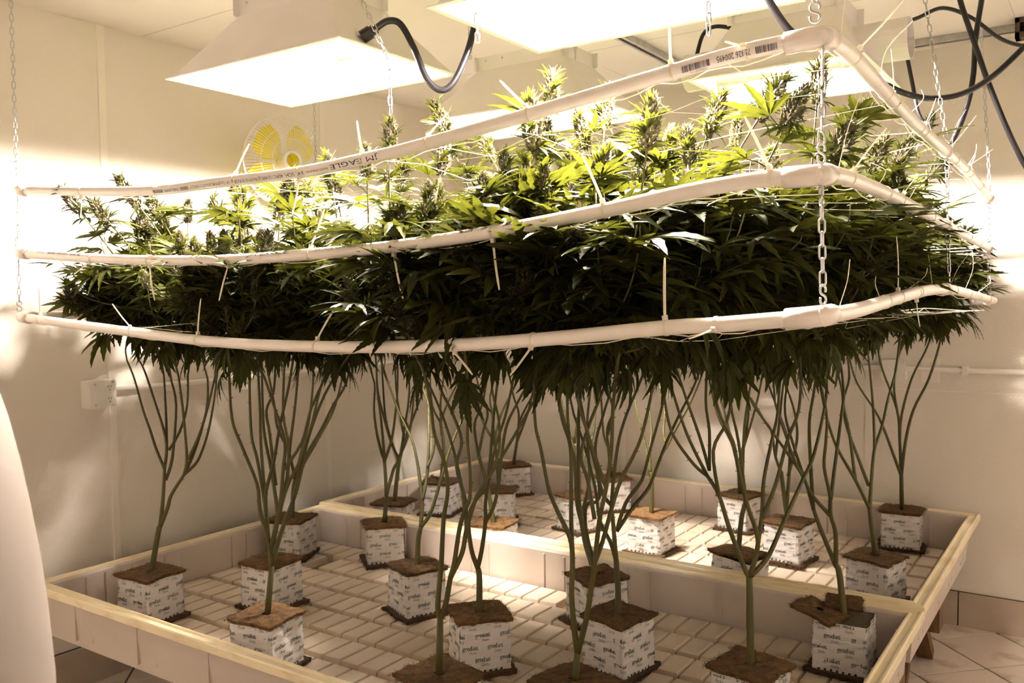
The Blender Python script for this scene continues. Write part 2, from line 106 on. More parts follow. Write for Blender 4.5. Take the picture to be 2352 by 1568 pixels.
M = {}
M['wall'] = mat('wall_panel', (0.82, 0.765, 0.69), 0.38, (0.77, 0.71, 0.635), nscale=1.4, bump=0.35, bscale=150, ramp=(0.3, 0.75))
M['ceil'] = mat('ceiling_panel', (0.82, 0.765, 0.69), 0.5, (0.77, 0.71, 0.64), nscale=2, bump=0.12, bscale=90, ramp=(0.3, 0.8))
M['dim'] = mat('bare_board', (0.40, 0.34, 0.28), 0.6, (0.36, 0.30, 0.25), nscale=2)
M['seam'] = mat('seam_strip', (0.85, 0.79, 0.71), 0.35)
M['seamd'] = mat('dark_seam', (0.55, 0.50, 0.44), 0.6)  # darker tone of the ceiling panel seams
M['grout'] = mat('grout', (0.06, 0.035, 0.022), 0.9)
M['tile'] = mat('floor_tile', (0.66, 0.57, 0.50), 0.3, (0.34, 0.21, 0.13), nscale=6, ramp=(0.56, 0.74), bump=0.05, objrand=0.05)
M['basetile'] = mat('base_tile', (0.50, 0.42, 0.34), 0.4, (0.44, 0.35, 0.27), nscale=8, objrand=0.04)
M['tray'] = mat('tray_plastic', (0.62, 0.535, 0.475), 0.35, (0.58, 0.49, 0.43), nscale=6, ramp=(0.45, 0.75), bump=0.1, bscale=120)
M['rim'] = mat('rim_plastic', (0.84, 0.73, 0.51), 0.32, (0.62, 0.47, 0.25), nscale=9, ramp=(0.5, 0.78), bump=0.15, bscale=50, stretch=(1, 1, 4))
M['channel'] = mat('channel_residue', (0.42, 0.29, 0.17), 0.6, (0.28, 0.165, 0.075), nscale=14, bump=0.2)
M['block'] = mat('grid_block_plastic', (0.66, 0.55, 0.43), 0.42, (0.56, 0.44, 0.33), nscale=26, ramp=(0.58, 0.82), bump=0.08, bscale=140, objrand=0.03)
M['pvc'] = mat('pvc', (0.88, 0.82, 0.76), 0.28, (0.83, 0.76, 0.69), nscale=30, ramp=(0.4, 0.8))
M['fit'] = mat('pvc_fitting', (0.82, 0.74, 0.69), 0.22, (0.70, 0.61, 0.55), nscale=25, ramp=(0.55, 0.85))
M['ink'] = mat('ink_purple', (0.05, 0.035, 0.07), 0.6)
M['inkg'] = mat('ink_green', (0.03, 0.05, 0.035), 0.6)
M['tie'] = mat('zip_tie_nylon', (0.86, 0.80, 0.68), 0.3, trans=0.25)
M['net'] = mat('net_string', (0.85, 0.78, 0.62), 0.6)
M['steel'] = mat('zinc_steel', (0.58, 0.58, 0.60), 0.28, metal=1.0)
M['hood'] = mat('hood_enamel', (0.80, 0.77, 0.75), 0.4, (0.76, 0.72, 0.70), nscale=4)
M['hoodin'] = mat('hood_reflector', (0.92, 0.91, 0.88), 0.35)
M['bulb'] = mat('bulb', (1, 1, 1), 0.3, emit=(BULB_COL, BULB))
M['ceramic'] = mat('ceramic', (0.75, 0.72, 0.68), 0.4)
M['black'] = mat('black_rubber', (0.012, 0.010, 0.013), 0.32)
M['strut'] = mat('galvanised_strut', (0.55, 0.53, 0.52), 0.42, (0.44, 0.42, 0.41), nscale=30, metal=0.7)
M['wrap'] = mat('printed_film', (0.70, 0.665, 0.655), 0.32, bump=0.5, bscale=45, stretch=(0.5, 0.5, 2.2))
M['wool'] = mat('dark_rockwool', (0.035, 0.028, 0.012), 0.95, (0.07, 0.05, 0.02), nscale=80, bump=0.6, bscale=200)
M['coir'] = mat('coir', (0.17, 0.085, 0.024), 0.95, (0.07, 0.032, 0.009), nscale=60, bump=1.0, bscale=320, objrand=0.2)
M['coird'] = mat('wet_coir', (0.10, 0.052, 0.022), 0.9, (0.05, 0.028, 0.012), nscale=60, bump=1.0, bscale=260, objrand=0.2)
M['stem'] = mat('stem', (0.088, 0.072, 0.015), 0.55, (0.055, 0.052, 0.011), nscale=18, bump=0.3, bscale=140, stretch=(1, 1, 0.2))
M['leaf'] = leaf_mat('leaf', (0.034, 0.038, 0.0075), (0.085, 0.09, 0.022), (0.062, 0.066, 0.006), 0.26, 0.30)
M['bud'] = mat('bud', (0.055, 0.052, 0.018), 0.7, (0.10, 0.072, 0.03), nscale=160, trans=0.15, tcol=(0.22, 0.19, 0.04), objrand=0.2)
M['pistil'] = mat('pistil', (0.24, 0.18, 0.08), 0.6, trans=0.3, tcol=(0.4, 0.3, 0.12))
M['yellow'] = mat('yellow_blade', (0.75, 0.62, 0.02), 0.25, trans=0.35, tcol=(0.8, 0.75, 0.02))
M['white'] = mat('white_plastic', (0.82, 0.79, 0.74), 0.3)
M['cage'] = mat('cage_wire', (0.80, 0.76, 0.70), 0.35)
M['wood'] = mat('lumber', (0.20, 0.105, 0.04), 0.6, (0.12, 0.06, 0.022), nscale=12, stretch=(8, 1, 1), bump=0.2)
M['brownmetal'] = mat('dark_brown_block', (0.07, 0.045, 0.03), 0.6)
M['tank'] = mat('tank_plastic_shaded', (0.14, 0.112, 0.09), 0.6, (0.13, 0.104, 0.083), nscale=2)  # white tank's colour darkened to stand in for the shade on it

# ---------------------------------------------------------------- mesh helpers
class MB:
    def __init__(s): s.v = []; s.f = []; s.mi = []; s.uv = {}
    def add(s, vs, fs, mi=0, uvs=None):
        o = len(s.v); s.v.extend([tuple(v) for v in vs])
        for k, f in enumerate(fs):
            if uvs: s.uv[len(s.f)] = [uvs[i] for i in f]
            s.f.append([i + o for i in f]); s.mi.append(mi)
    def box(s, a, b, mi=0):
        x0, y0, z0 = a; x1, y1, z1 = b
        s.add([(x0,y0,z0),(x1,y0,z0),(x1,y1,z0),(x0,y1,z0),(x0,y0,z1),(x1,y0,z1),(x1,y1,z1),(x0,y1,z1)],
              [(0,3,2,1),(4,5,6,7),(0,1,5,4),(1,2,6,5),(2,3,7,6),(3,0,4,7)], mi)
    def obox(s, c, ax, half, mi=0):        # oriented box
        c = Vector(c); X, Y, Z = [Vector(a).normalized() * h for a, h in zip(ax, half)]
        vs = [c + sx*X + sy*Y + sz*Z for sz in (-1,1) for sx, sy in ((-1,-1),(1,-1),(1,1),(-1,1))]
        s.add(vs, [(0,3,2,1),(4,5,6,7),(0,1,5,4),(1,2,6,5),(2,3,7,6),(3,0,4,7)], mi)
    def tube(s, pts, rad, n=8, cap=True, mi=0):
        pts = [Vector(p) for p in pts]; k = len(pts)
        if not hasattr(rad, '__len__'): rad = [rad]*k
        T = []
        for i in range(k):
            t = pts[min(i+1,k-1)] - pts[max(i-1,0)]
            T.append(t.normalized() if t.length > 1e-9 else Vector((0,0,1)))
        nv = T[0].orthogonal().normalized(); vs = []
        for i in range(k):
            nv = (nv - T[i]*nv.dot(T[i]))
            nv = nv.normalized() if nv.length > 1e-6 else T[i].orthogonal().normalized()
            bv = T[i].cross(nv)
            for j in range(n):
                a = 2*pi*j/n; vs.append(pts[i] + (nv*cos(a) + bv*sin(a))*rad[i])
        fs = [(i*n+j, i*n+(j+1)%n, (i+1)*n+(j+1)%n, (i+1)*n+j) for i in range(k-1) for j in range(n)]
        if cap: fs += [tuple(range(n-1,-1,-1)), tuple((k-1)*n+j for j in range(n))]
        s.add(vs, fs, mi)
    def lathe(s, prof, n=24, axis=None, origin=(0,0,0), mi=0):   # prof list of (r, h) about axis
        A = Vector(axis or (0,0,1)).normalized(); X = A.orthogonal().normalized(); Y = A.cross(X); O = Vector(origin)
        vs = [O + A*h + (X*cos(2*pi*j/n) + Y*sin(2*pi*j/n))*r for r, h in prof for j in range(n)]
        fs = [(i*n+j, i*n+(j+1)%n, (i+1)*n+(j+1)%n, (i+1)*n+j) for i in range(len(prof)-1) for j in range(n)]
        s.add(vs, fs, mi)
    def mesh(s, name, mats, smooth=False):
        me = bpy.data.meshes.new(name); me.from_pydata(s.v, [], s.f)
        for m in (mats if isinstance(mats, (list, tuple)) else [mats]): me.materials.append(m)
        if any(s.mi): me.polygons.foreach_set('material_index', s.mi)
        if s.uv:
            ul = me.uv_layers.new(name='UVMap'); li = 0
            for fi, f in enumerate(s.f):
                u = s.uv.get(fi)
                for q in range(len(f)): ul.data[li+q].uv = u[q] if u else (0.2, 0.0)
                li += len(f)
        if smooth: me.polygons.foreach_set('use_smooth', [True]*len(me.polygons))
        me.update(); return me
    def obj(s, name, mats, parent=None, smooth=False, kind=None):
        return put(name, s.mesh(name, mats, smooth), parent, kind=kind)

def put(name, me, parent=None, mtx=None, kind=None):
    o = bpy.data.objects.new(name, me); C.objects.link(o)
    if parent: o.parent = parent
    if mtx is not None: o.matrix_local = mtx
    if kind: o['kind'] = kind
    return o
def thing(name, label, cat, loc=(0,0,0), group=None):
    o = bpy.data.objects.new(name, None); C.objects.link(o); o.empty_display_size = 0.05
    o.location = loc; o['label'] = label; o['category'] = cat
    if group: o['group'] = group
    return o
def tag(o, label, cat, group=None):
    o['label'] = label; o['category'] = cat
    if group: o['group'] = group
    return o
def smooth_path(P, sub=4):      # Catmull-Rom
    P = [Vector(p) for p in P]
    if len(P) < 3: return P
    out = []
    for i in range(len(P)-1):
        a = P[max(i-1,0)]; b = P[i]; c = P[i+1]; d = P[min(i+2,len(P)-1)]
        for k in range(sub):
            t = k/sub
            out.append(0.5*((2*b) + (c-a)*t + (2*a-5*b+4*c-d)*t*t + (3*b-a-3*c+d)*t**3))
    out.append(P[-1]); return out
def at_len(path, s):
    acc = 0
    for i in range(len(path)-1):
        l = (path[i+1]-path[i]).length
        if acc + l >= s and l > 0: return path[i].lerp(path[i+1], (s-acc)/l), (path[i+1]-path[i]).normalized()
        acc += l
    return path[-1], (path[-1]-path[-2]).normalized()
def plen(path): return sum((path[i+1]-path[i]).length for i in range(len(path)-1))

# ---------------------------------------------------------------- room
X0, X1, Y0, Y1, Z0, Z1 = -0.2, 3.7, -3.2, 2.67, 0.2, 2.64
def struct(name, bm, m, smooth=False): return bm.obj(name, m, None, smooth, 'structure')
b = MB(); b.box((X0-.1,Y0-.1,Z0-.1),(X1+.1,Y1+.1,Z0-.003)); floor = struct('floor', b, M['grout'])
b = MB(); b.box((X0-.1,Y0-.1,Z1),(X1+.1,Y1+.1,Z1+.1)); ceiling = struct('ceiling', b, M['ceil'])
b = MB(); b.box((X0-.1,Y0,Z0-.05),(X0,Y1,Z1)); wall_left = struct('wall_left', b, M['wall'])
b = MB(); b.box((X0-.1,Y1,Z0-.05),(X1+.1,Y1+.1,Z1)); wall_back = struct('wall_back', b, M['wall'])
b = MB(); b.box((X1,Y0,Z0-.05),(X1+.1,Y1,Z1)); struct('wall_right', b, M['wall'])
b = MB(); b.box((X0-.1,Y0-.1,Z0-.05),(X1+.1,Y0,Z1)); struct('wall_front', b, M['wall'])
# diagonal floor tiles
S_ = 0.289; q2 = sqrt(.5)
tm = MB(); h = S_/2 - .0032
tm.add([(-h,-h,-.003),(h,-h,-.003),(h,h,-.003),(-h,h,-.003),(-h+.001,-h+.001,0),(h-.001,-h+.001,0),(h-.001,h-.001,0),(-h+.001,h-.001,0)],
       [(4,5,6,7),(0,1,5,4),(1,2,6,5),(2,3,7,6),(3,0,4,7)])
tme = tm.mesh('tile', M['tile'])
for i in range(-16, 26):
    for j in range(-26, 18):
        a = 3.394 - S_*7 + S_*(i+.5); c_ = 0.069 + S_*(j+.5)
        x = (a - c_)*q2; y = (a + c_)*q2
        if X0-.15 < x < 3.6 and -1.9 < y < Y1+.15 and (x < 0.9 or x > 1.7) and (y < .9 or x > 1.9):
            put('tile', tme, floor, Matrix.Translation((x, y, Z0)) @ Matrix.Rotation(pi/4, 4, 'Z'))
# tiled baseboards
for nm, ax, rng in (('baseboard_left', 1, (Y0, Y1)), ('baseboard_back', 0, (X0, X1))):
    b = MB()
    if ax == 1: b.box((X0, rng[0], Z0-.002), (X0+.006, rng[1], Z0+.148))
    else: b.box((rng[0], Y1-.006, Z0-.002), (rng[1], Y1, Z0+.148))
    bo = struct(nm, b, M['grout'])
    t = MB(); hw = .1475
    if ax == 1: t.add([(0,-hw,0),(0,hw,0),(0,hw,.146),(0,-hw,.146),(.009,-hw,0),(.009,hw,0),(.009,hw,.142),(.009,-hw,.142)], [(4,5,6,7),(0,1,5,4),(1,2,6,5),(2,3,7,6),(3,0,4,7)])
    else: t.add([(-hw,0,0),(hw,0,0),(hw,0,.146),(-hw,0,.146),(-hw,-.009,0),(hw,-.009,0),(hw,-.009,.142),(-hw,-.009,.142)], [(4,5,6,7),(0,1,5,4),(1,2,6,5),(2,3,7,6),(3,0,4,7)])
    tme2 = t.mesh('base_tile', M['basetile'])
    k = rng[0] + .15
    off = .205 if ax == 0 else .08
    while k + off < rng[1]:
        loc = (X0+.005, k+off, Z0) if ax == 1 else (k+off, Y1-.005, Z0)
        put('base_tile', tme2, bo, Matrix.Translation(loc)); k += .30
# wall seams
for y in (-.70, .432, 1.535):
    b = MB(); b.box((X0, y-.0012, Z0+.15), (X0+.003, y+.0008, Z1)); b.box((X0, y+.0009, Z0+.15), (X0+.0045, y+.028, Z1)); b.obj('seam_strip', M['seam'], wall_left)
for x in (.82, 2.036, 3.25):
    b = MB(); b.box((x-.014, Y1-.004, Z0+.15), (x+.014, Y1, Z1)); b.obj('seam_strip', M['seam'], wall_back)
b = MB(); b.box((1.9, Y1-.003, 1.195), (2.75, Y1, 1.199)); b.obj('seam_strip', M['seam'], wall_back)
b = MB(); b.box((X0, Y1-.02, Z0+.15), (X0+.02, Y1, Z1)); b.obj('corner_strip', M['seam'], wall_back)
# ceiling seams
for y in (.62, 1.84): 
    b = MB(); b.box((X0, y-.001, Z1-.001), (X1, y+.001, Z1)); b.obj('ceiling_seam', M['seamd'], ceiling)
for x in (1.02, 2.6): 
    b = MB(); b.box((x-.0008, Y0, Z1-.0008), (x+.0008, Y1, Z1)); b.obj('ceiling_seam', M['seamd'], ceiling)
def rail(name, a, bb, label):
    a = Vector(a); bb = Vector(bb); d = (bb-a).normalized(); s = d.cross(Vector((0,0,1)))
    m = MB()
    for k in (-.02, .02): m.obox((a+bb)/2 + s*k + Vector((0,0,-.012)), (d, s, (0,0,1)), ((bb-a).length/2, .0022, .012))
    m.obox((a+bb)/2 + Vector((0,0,-.003)), (d, s, (0,0,1)), ((bb-a).length/2, .02, .002))
    for k in (-.015, .015): m.obox((a+bb)/2 + s*k + Vector((0,0,-.0235)), (d, s, (0,0,1)), ((bb-a).length/2, .006, .0015))
    tag(m.obj(name, M['strut']), label, 'rail', 'metal rails on the ceiling')
rail('ceiling_rail', (1.9, 2.50, Z1), (4.2, 2.52, Z1), 'long grey metal ceiling rail running above the back wall at right')
rail('ceiling_rail', (1.32, 1.55, Z1), (1.32, 2.6, Z1), 'short grey metal ceiling rail seen under the top middle lamp hood')
b = MB(); b.box((2.60,2.40,Z1-.075),(2.70,2.46,Z1-.055)); b.box((2.60,2.40,Z1-.02),(2.70,2.46,Z1)); b.box((2.60,2.40,Z1-.075),(2.615,2.46,Z1)); b.box((2.685,2.40,Z1-.075),(2.70,2.46,Z1)); b.box((2.645,2.40,Z1-.075),(2.655,2.46,Z1)); b.box((2.60,2.45,Z1-.075),(2.70,2.46,Z1))
tag(b.obj('slotted_block', M['brownmetal']), 'small dark brown slotted block under ceiling at upper right corner', 'block')
# ---------------------------------------------------------------- flood trays
LN, TW = 2.5, 1.28
def tray(label, y0, dz, skip=()):
    root = thing('flood_tray', label, 'tray', (0, y0, .52), 'white flood trays')
    zr = .70 - .52 + dz
    # inner rectangle
    ix0, ix1, iy0, iy1 = .048, LN-.048, .048, TW-.03
    def loop(off, z):   # off outward from inner rectangle
        return [(ix0-off, iy0-off, z), (ix1+off, iy0-off, z), (ix1+off, iy1+off, z), (ix0-off, iy1+off, z)]
    def sweep(prof, name, m, parent, smooth=False):
        b = MB(); vs = [v for o, z in prof for v in loop(o, z)]
        fs = [(i*4+j, i*4+(j+1)%4, (i+1)*4+(j+1)%4, (i+1)*4+j) for i in range(len(prof)-1) for j in range(4)]
        b.add(vs, fs); return b.obj(name, m, parent, smooth)
    basin = sweep([(-.006, .012), (-.004, zr-.012), (0, zr-.005)], 'basin_wall', M['tray'], root)
    b = MB(); vs = loop(-.006, .012); b.add(vs, [(0,1,2,3)]); b.obj('basin_floor', M['channel'], root)
    out = sweep([(.006, zr-.012), (.003, .10), (-.006, 0.0)], 'outer_wall', M['tray'], root)
    b = MB(); b.add(loop(-.006, 0.0), [(3,2,1,0)]); b.obj('underside', M['tray'], root)
    ow = .040
    sweep([(-.001, zr-.012), (.001, zr-.002), (.003, zr), (.007, zr), (.009, zr-.003), (.011, zr-.006), (.026, zr-.006), (.029, zr-.002), (.032, zr), (.037, zr), (.040, zr-.004), (.041, zr-.024), (.038, zr-.024), (.035, zr-.010), (.006, zr-.013)], 'rim', M['rim'], root)
    # raised ribs on the walls
    rib = MB()
    ys = (iy0-.0005, iy1+.0005)
    for k in range(7):
        x = ix0 + .17 + k*.335
        for yy, sgn in ((iy1, -1), (iy0, 1)):
            for dx in (0, .085):
                r = MB(); r.box((x+dx-.003, min(yy+sgn*.0015, yy+sgn*.012), .03), (x+dx+.003, max(yy+sgn*.0015, yy+sgn*.012), zr-.02)); r.obj('wall_rib', M['tray'], root)
        for dx in (0,):
            r = MB(); r.box((x+dx-.0016, iy0-.0055, .02), (x+dx+.0016, iy0+.004, zr-.018)); r.obj('wall_rib', M['tray'], root)
    for k in range(4):
        y = iy0 + .13 + k*.3
        for dy in (0, .07):
            for xx, sgn in ((ix0, 1), (ix1, -1)):
                r = MB(); r.box((min(xx+sgn*.0015, xx+sgn*.012), y+dy-.003, .03), (max(xx+sgn*.0015, xx+sgn*.012), y+dy+.003, zr-.02)); r.obj('wall_rib', M['tray'], root)
    # grid blocks
    px_, py_ = (ix1-ix0-.012)/33, (iy1-iy0-.012)/8
    hx, hy = px_/2-.0032, py_/2-.0125
    g = MB()
    def ring(e, z): return [(-hx+e,-hy+e,z),(hx-e,-hy+e,z),(hx-e,hy-e,z),(-hx+e,hy-e,z)]
    vs = ring(-.003,0)+ring(0,.020)+ring(.0015,.0262)+ring(.005,.028)
    g.add(vs, [(i*4+j, i*4+(j+1)%4, (i+1)*4+(j+1)%4, (i+1)*4+j) for i in range(3) for j in range(4)]+[(12,13,14,15)])
    gm = g.mesh('grid_block', M['block'])
    for i in range(33):
        for j in range(8):
            if (i, j) in skip: continue
            put('grid_block', gm, root, Matrix.Translation((ix0+.006+px_*(i+.5), iy0+.006+py_*(j+.5), .012)))
    return root
tray('near white flood tray, its front rim crossing the bottom of the picture', 0, 0, {(18, 7), (3, 6)})
tray('far white flood tray against back wall, its rim lapped over the nearer one', TW, .012, {(32, 1)})
# wooden stands: a long beam under each tray on splayed legs
def stand(y, x0, x1, label):
    root = thing('tray_stand', label, 'stand', (0, y, Z0), 'wooden stands under the trays')
    H = .52 - Z0
    b = MB(); b.box((x0, -.045, H-.092), (x1, .045, H-.001)); b.obj('beam', M['wood'], root)
    for x in (x0+.16, x1-.10):
        for sy in (-1, 1):
            m = MB(); a = Vector((x, sy*.055, H-.03)); e = Vector((x, sy*.31, .012)); d = (e-a).normalized(); X = Vector((1,0,0))
            m.obox((a+e)/2, (d, X, d.cross(X)), ((e-a).length/2, .030, .019)); m.obj('leg', M['wood'], root)
stand(1.93, .12, 2.445, 'brown wooden stand whose beam end and splayed leg show right of far tray')
stand(.62, .12, 2.48, 'brown wooden stand hidden under near tray, one leg dark at lower left')
b = MB(); b.box((1.5, 1.20, .43), (2.44, 1.30, .5195)); tag(b.obj('wood_beam', M['wood']), 'orange brown lumber beam end at lower right below the near tray corner', 'beam')

# ---------------------------------------------------------------- white tank at left edge
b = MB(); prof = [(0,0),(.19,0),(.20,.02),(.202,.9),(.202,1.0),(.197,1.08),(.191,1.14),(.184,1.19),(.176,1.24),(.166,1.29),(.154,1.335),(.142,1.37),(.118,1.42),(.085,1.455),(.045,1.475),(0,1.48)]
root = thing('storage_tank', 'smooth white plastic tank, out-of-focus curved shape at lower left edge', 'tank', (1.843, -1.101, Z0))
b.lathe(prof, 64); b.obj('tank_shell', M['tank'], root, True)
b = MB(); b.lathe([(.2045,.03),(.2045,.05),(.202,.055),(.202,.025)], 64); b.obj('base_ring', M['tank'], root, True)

# ---------------------------------------------------------------- conduits and boxes on the walls
zc = 1.285
b = MB(); b.tube([(X0+.022, .44, zc), (X0+.022, 2.640, zc-.006)], .0105, 10); cl = b.obj('conduit', M['white'], None, True); tag(cl, 'thin white conduit along the left wall beside the outlet box', 'conduit', 'white wall conduits')
b = MB(); b.tube([(X0+.03, 2.648, zc-.004), (3.9, 2.648, zc+.01)], .0105, 10); cb = b.obj('conduit', M['white'], None, True); tag(cb, 'thin white conduit along the back wall through the junction box', 'conduit', 'white wall conduits')
for y in (.9, 1.5, 2.1):
    b = MB(); b.box((X0, y-.01, zc-.022), (X0+.034, y+.01, zc+.014)); b.obj('strap', M['white'], cl)
for x in (.8, 1.7, 2.42, 3.2):
    b = MB(); b.box((x-.01, 2.634, zc-.014), (x+.01, Y1, zc+.024)); b.obj('strap', M['white'], cb)
def rbox(bm, a, bb, bev):   # box with chamfered vertical (normal to wall X) edges
    bm.box(a, bb)
root = thing('outlet_box', 'white square outlet box with two receptacles on left wall', 'outlet', (X0, .38, 1.276))
b = MB(); n = 24
def rr(w, h, r, k=5):
    pts = []
    for cx, cz, a0 in ((w-r, h-r, 0), (-w+r, h-r, pi/2), (-w+r, -h+r, pi), (w-r, -h+r, 3*pi/2)):
        for i in range(k): a = a0 + pi/2*i/(k-1); pts.append((cx + r*cos(a), cz + r*sin(a)))
    return pts
def prism(bm, pts, d0, d1, axis, ax_u, ax_v, mi=0):
    A, U, V = Vector(axis), Vector(ax_u), Vector(ax_v); n = len(pts)
    vs = [U*p[0]+V*p[1]+A*d for d in (d0, d1) for p in pts]
    bm.add(vs, [tuple(range(n-1,-1,-1)), tuple(range(n, 2*n))] + [(i, (i+1)%n, n+(i+1)%n, n+i) for i in range(n)], mi)
AX = ((1,0,0), (0,1,0), (0,0,1))
prism(b, rr(.054, .052, .008), 0, .048, *AX); b.obj('box_body', M['white'], root)
b = MB(); prism(b, rr(.052, .050, .006), .048, .054, *AX); b.obj('cover_plate', M['white'], root)
for zz in (.022, -.022):
    r = MB(); pts = [(.024+.0155*cos(a), zz+.0145*sin(a)) for a in [2*pi*i/20 for i in range(20)]]
    prism(r, pts, .054, .057, *AX); rc = r.obj('receptacle', M['white'], root)
    s = MB()
    s.box((.0571,.018,zz+.001),(.0575,.0198,zz+.009)); s.box((.0571,.028,zz+.001),(.0575,.0298,zz+.009)); s.box((.0571,.022,zz-.009),(.0575,.026,zz-.005)); s.obj('slot', M['black'], rc)
for yy, zz in ((-.03, .038), (-.03, -.038), (.038, .043), (.038, -.043)):
    s = MB(); s.lathe([(0,.0565),(.0035,.056),(.004,.054)], 10, (1,0,0), (0,yy,zz)); s.obj('screw', M['steel'], root)
s = MB(); s.lathe([(.011,.0545),(.0115,.0548),(.0125,.0548),(.013,.054)], 20, (1,0,0), (0,-.03,0)); s.obj('knockout_ring', M['white'], root)
AXB = ((0,-1,0), (1,0,0), (0,0,1))
root = thing('junction_box', 'white junction box with corner screws on the back wall conduit', 'box', (2.144, Y1, 1.281))
b = MB(); prism(b, rr(.048, .044, .010), 0, .044, *AXB); b.obj('box_body', M['white'], root)
b = MB(); prism(b, rr(.05, .046, .008), .044, .050, *AXB); b.obj('cover_plate', M['white'], root)
for sx in (-1,1):
    for sz in (-1,1):
        s = MB(); s.lathe([(.007,.050),(.0075,.054),(.006,.055),(0,.053)], 12, (0,-1,0), (sx*.04,0,sz*.036)); s.obj('screw_boss', M['white'], root)
root = thing('wall_plate', 'flat white rectangular plate behind conduit right of the junction box', 'plate', (2.285, Y1, 1.283))
b = MB(); prism(b, rr(.036, .052, .003), 0, .006, *AXB); b.obj('plate', M['seam'], root)
for zz in (.03, 0, -.03):
    s = MB(); s.lathe([(0,.0082),(.003,.008),(.0035,.006)], 8, (0,-1,0), (0,0,zz)); s.obj('screw', M['steel'], root)

# ---------------------------------------------------------------- lamp hoods
def hood(label, x0, x1, y0, y1, zb, insx, insy, h, duct=False):
    cx, cy_ = (x0+x1)/2, (y0+y1)/2
    root = thing('lamp_hood', label, 'lamp', (cx, cy_, zb), 'grow lamp hoods')
    hw, hd = (x1-x0)/2, (y1-y0)/2
    def R4(w, d, z): return [(-w,-d,z),(w,-d,z),(w,d,z),(-w,d,z)]
    def shell(prof, name, m):
        b = MB(); vs = [v for w, d, z in prof for v in R4(w, d, z)]
        b.add(vs, [(i*4+j, i*4+(j+1)%4, (i+1)*4+(j+1)%4, (i+1)*4+j) for i in range(len(prof)-1) for j in range(4)])
        n = len(prof); b.add(R4(*prof[-1]), [(0,1,2,3)]); return b.obj(name, m, root)
    tw, td = hw-insx, hd-insy
    shell([(hw+.012, hd+.012, -.001), (hw+.012, hd+.012, .002), (hw, hd, .003), (tw, td, h), (tw, td, h+.03)], 'hood_shell', M['hood'])
    b = MB(); pr = [(hw+.012, hd+.012, -.001), (hw-.004, hd-.004, -.001), (tw-.004, td-.004, h-.004)]
    vs = [v for w, d, z in pr for v in R4(w, d, z)]
    b.add(vs, [(i*4+j, i*4+(j+1)%4, (i+1)*4+(j+1)%4, (i+1)*4+j) for i in range(2) for j in range(4)]); b.add(R4(*pr[-1]), [(0,3,2,1)])
    b.obj('reflector_lining', M['hoodin'], root)
    # top flanges
    for sy in (-1, 1):
        f = MB(); f.box((-tw-.02, sy*td-.001, h-.005), (tw+.02, sy*td+.001, h+.045))
        fo = f.obj('mounting_flange', M['hood'], root)
        for k in (-.8, -.4, .4, .8):
            s = MB(); s.lathe([(0,.003),(.0035,.002),(.0045,0)], 8, (0,sy,0), (tw*k, sy*(td+.001), h+.03)); s.obj('rivet', M['steel'], fo)
    for sx in (-1, 1):
        f = MB(); f.box((sx*tw-.001, -td-.02, h-.005), (sx*tw+.001, td+.02, h+.045)); f.obj('mounting_flange', M['hood'], root)
    # bulb and socket
    bl = MB(); bl.lathe([(0,-.12),(.014,-.115),(.022,-.09),(.022,.08),(.016,.10),(.0,.105)], 10, (1,0,0), (0,0,h*.28)); bl.obj('bulb', M['bulb'], root)
    s = MB(); s.lathe([(0,.095),(.03,.097),(.03,.11),(.022,.112),(.022,.16),(0,.16)], 16, (1,0,0), (0,0,h*.28)); s.obj('socket', M['ceramic'], root)
    if duct:
        for sx in (1, -1):
            d = MB(); d.lathe([(.052,.04),(.052,hw*.55),(.0545,hw*.55),(.0575,hw+.085),(.0575,hw+.090),(.054,hw+.090),(.052,hw*.6)], 40, (sx,0,0), (0,-.04,h*.40)); d.obj('duct_collar', M['hood'], root, False)
    return root
HZ = 2.25
h1 = hood('white lamp hood at upper left, whole pyramid shade with black cord', .685, 1.36, .125, .57, HZ, .155, .12, .18)
h2 = hood('white lamp hood cut off by the top edge, its glowing underside filling top middle', 1.685, 2.35, .085, .515, HZ, .155, .12, .18)
h3 = hood('white lamp hood half hidden behind the tall middle buds', .87, 1.53, 1.03, 1.47, HZ, .15, .12, .18)
h4 = hood('white lamp hood with round duct collars behind the top right pipe corner', 1.885, 2.36, 1.03, 1.49, HZ-.002, .09, .11, .175, True)

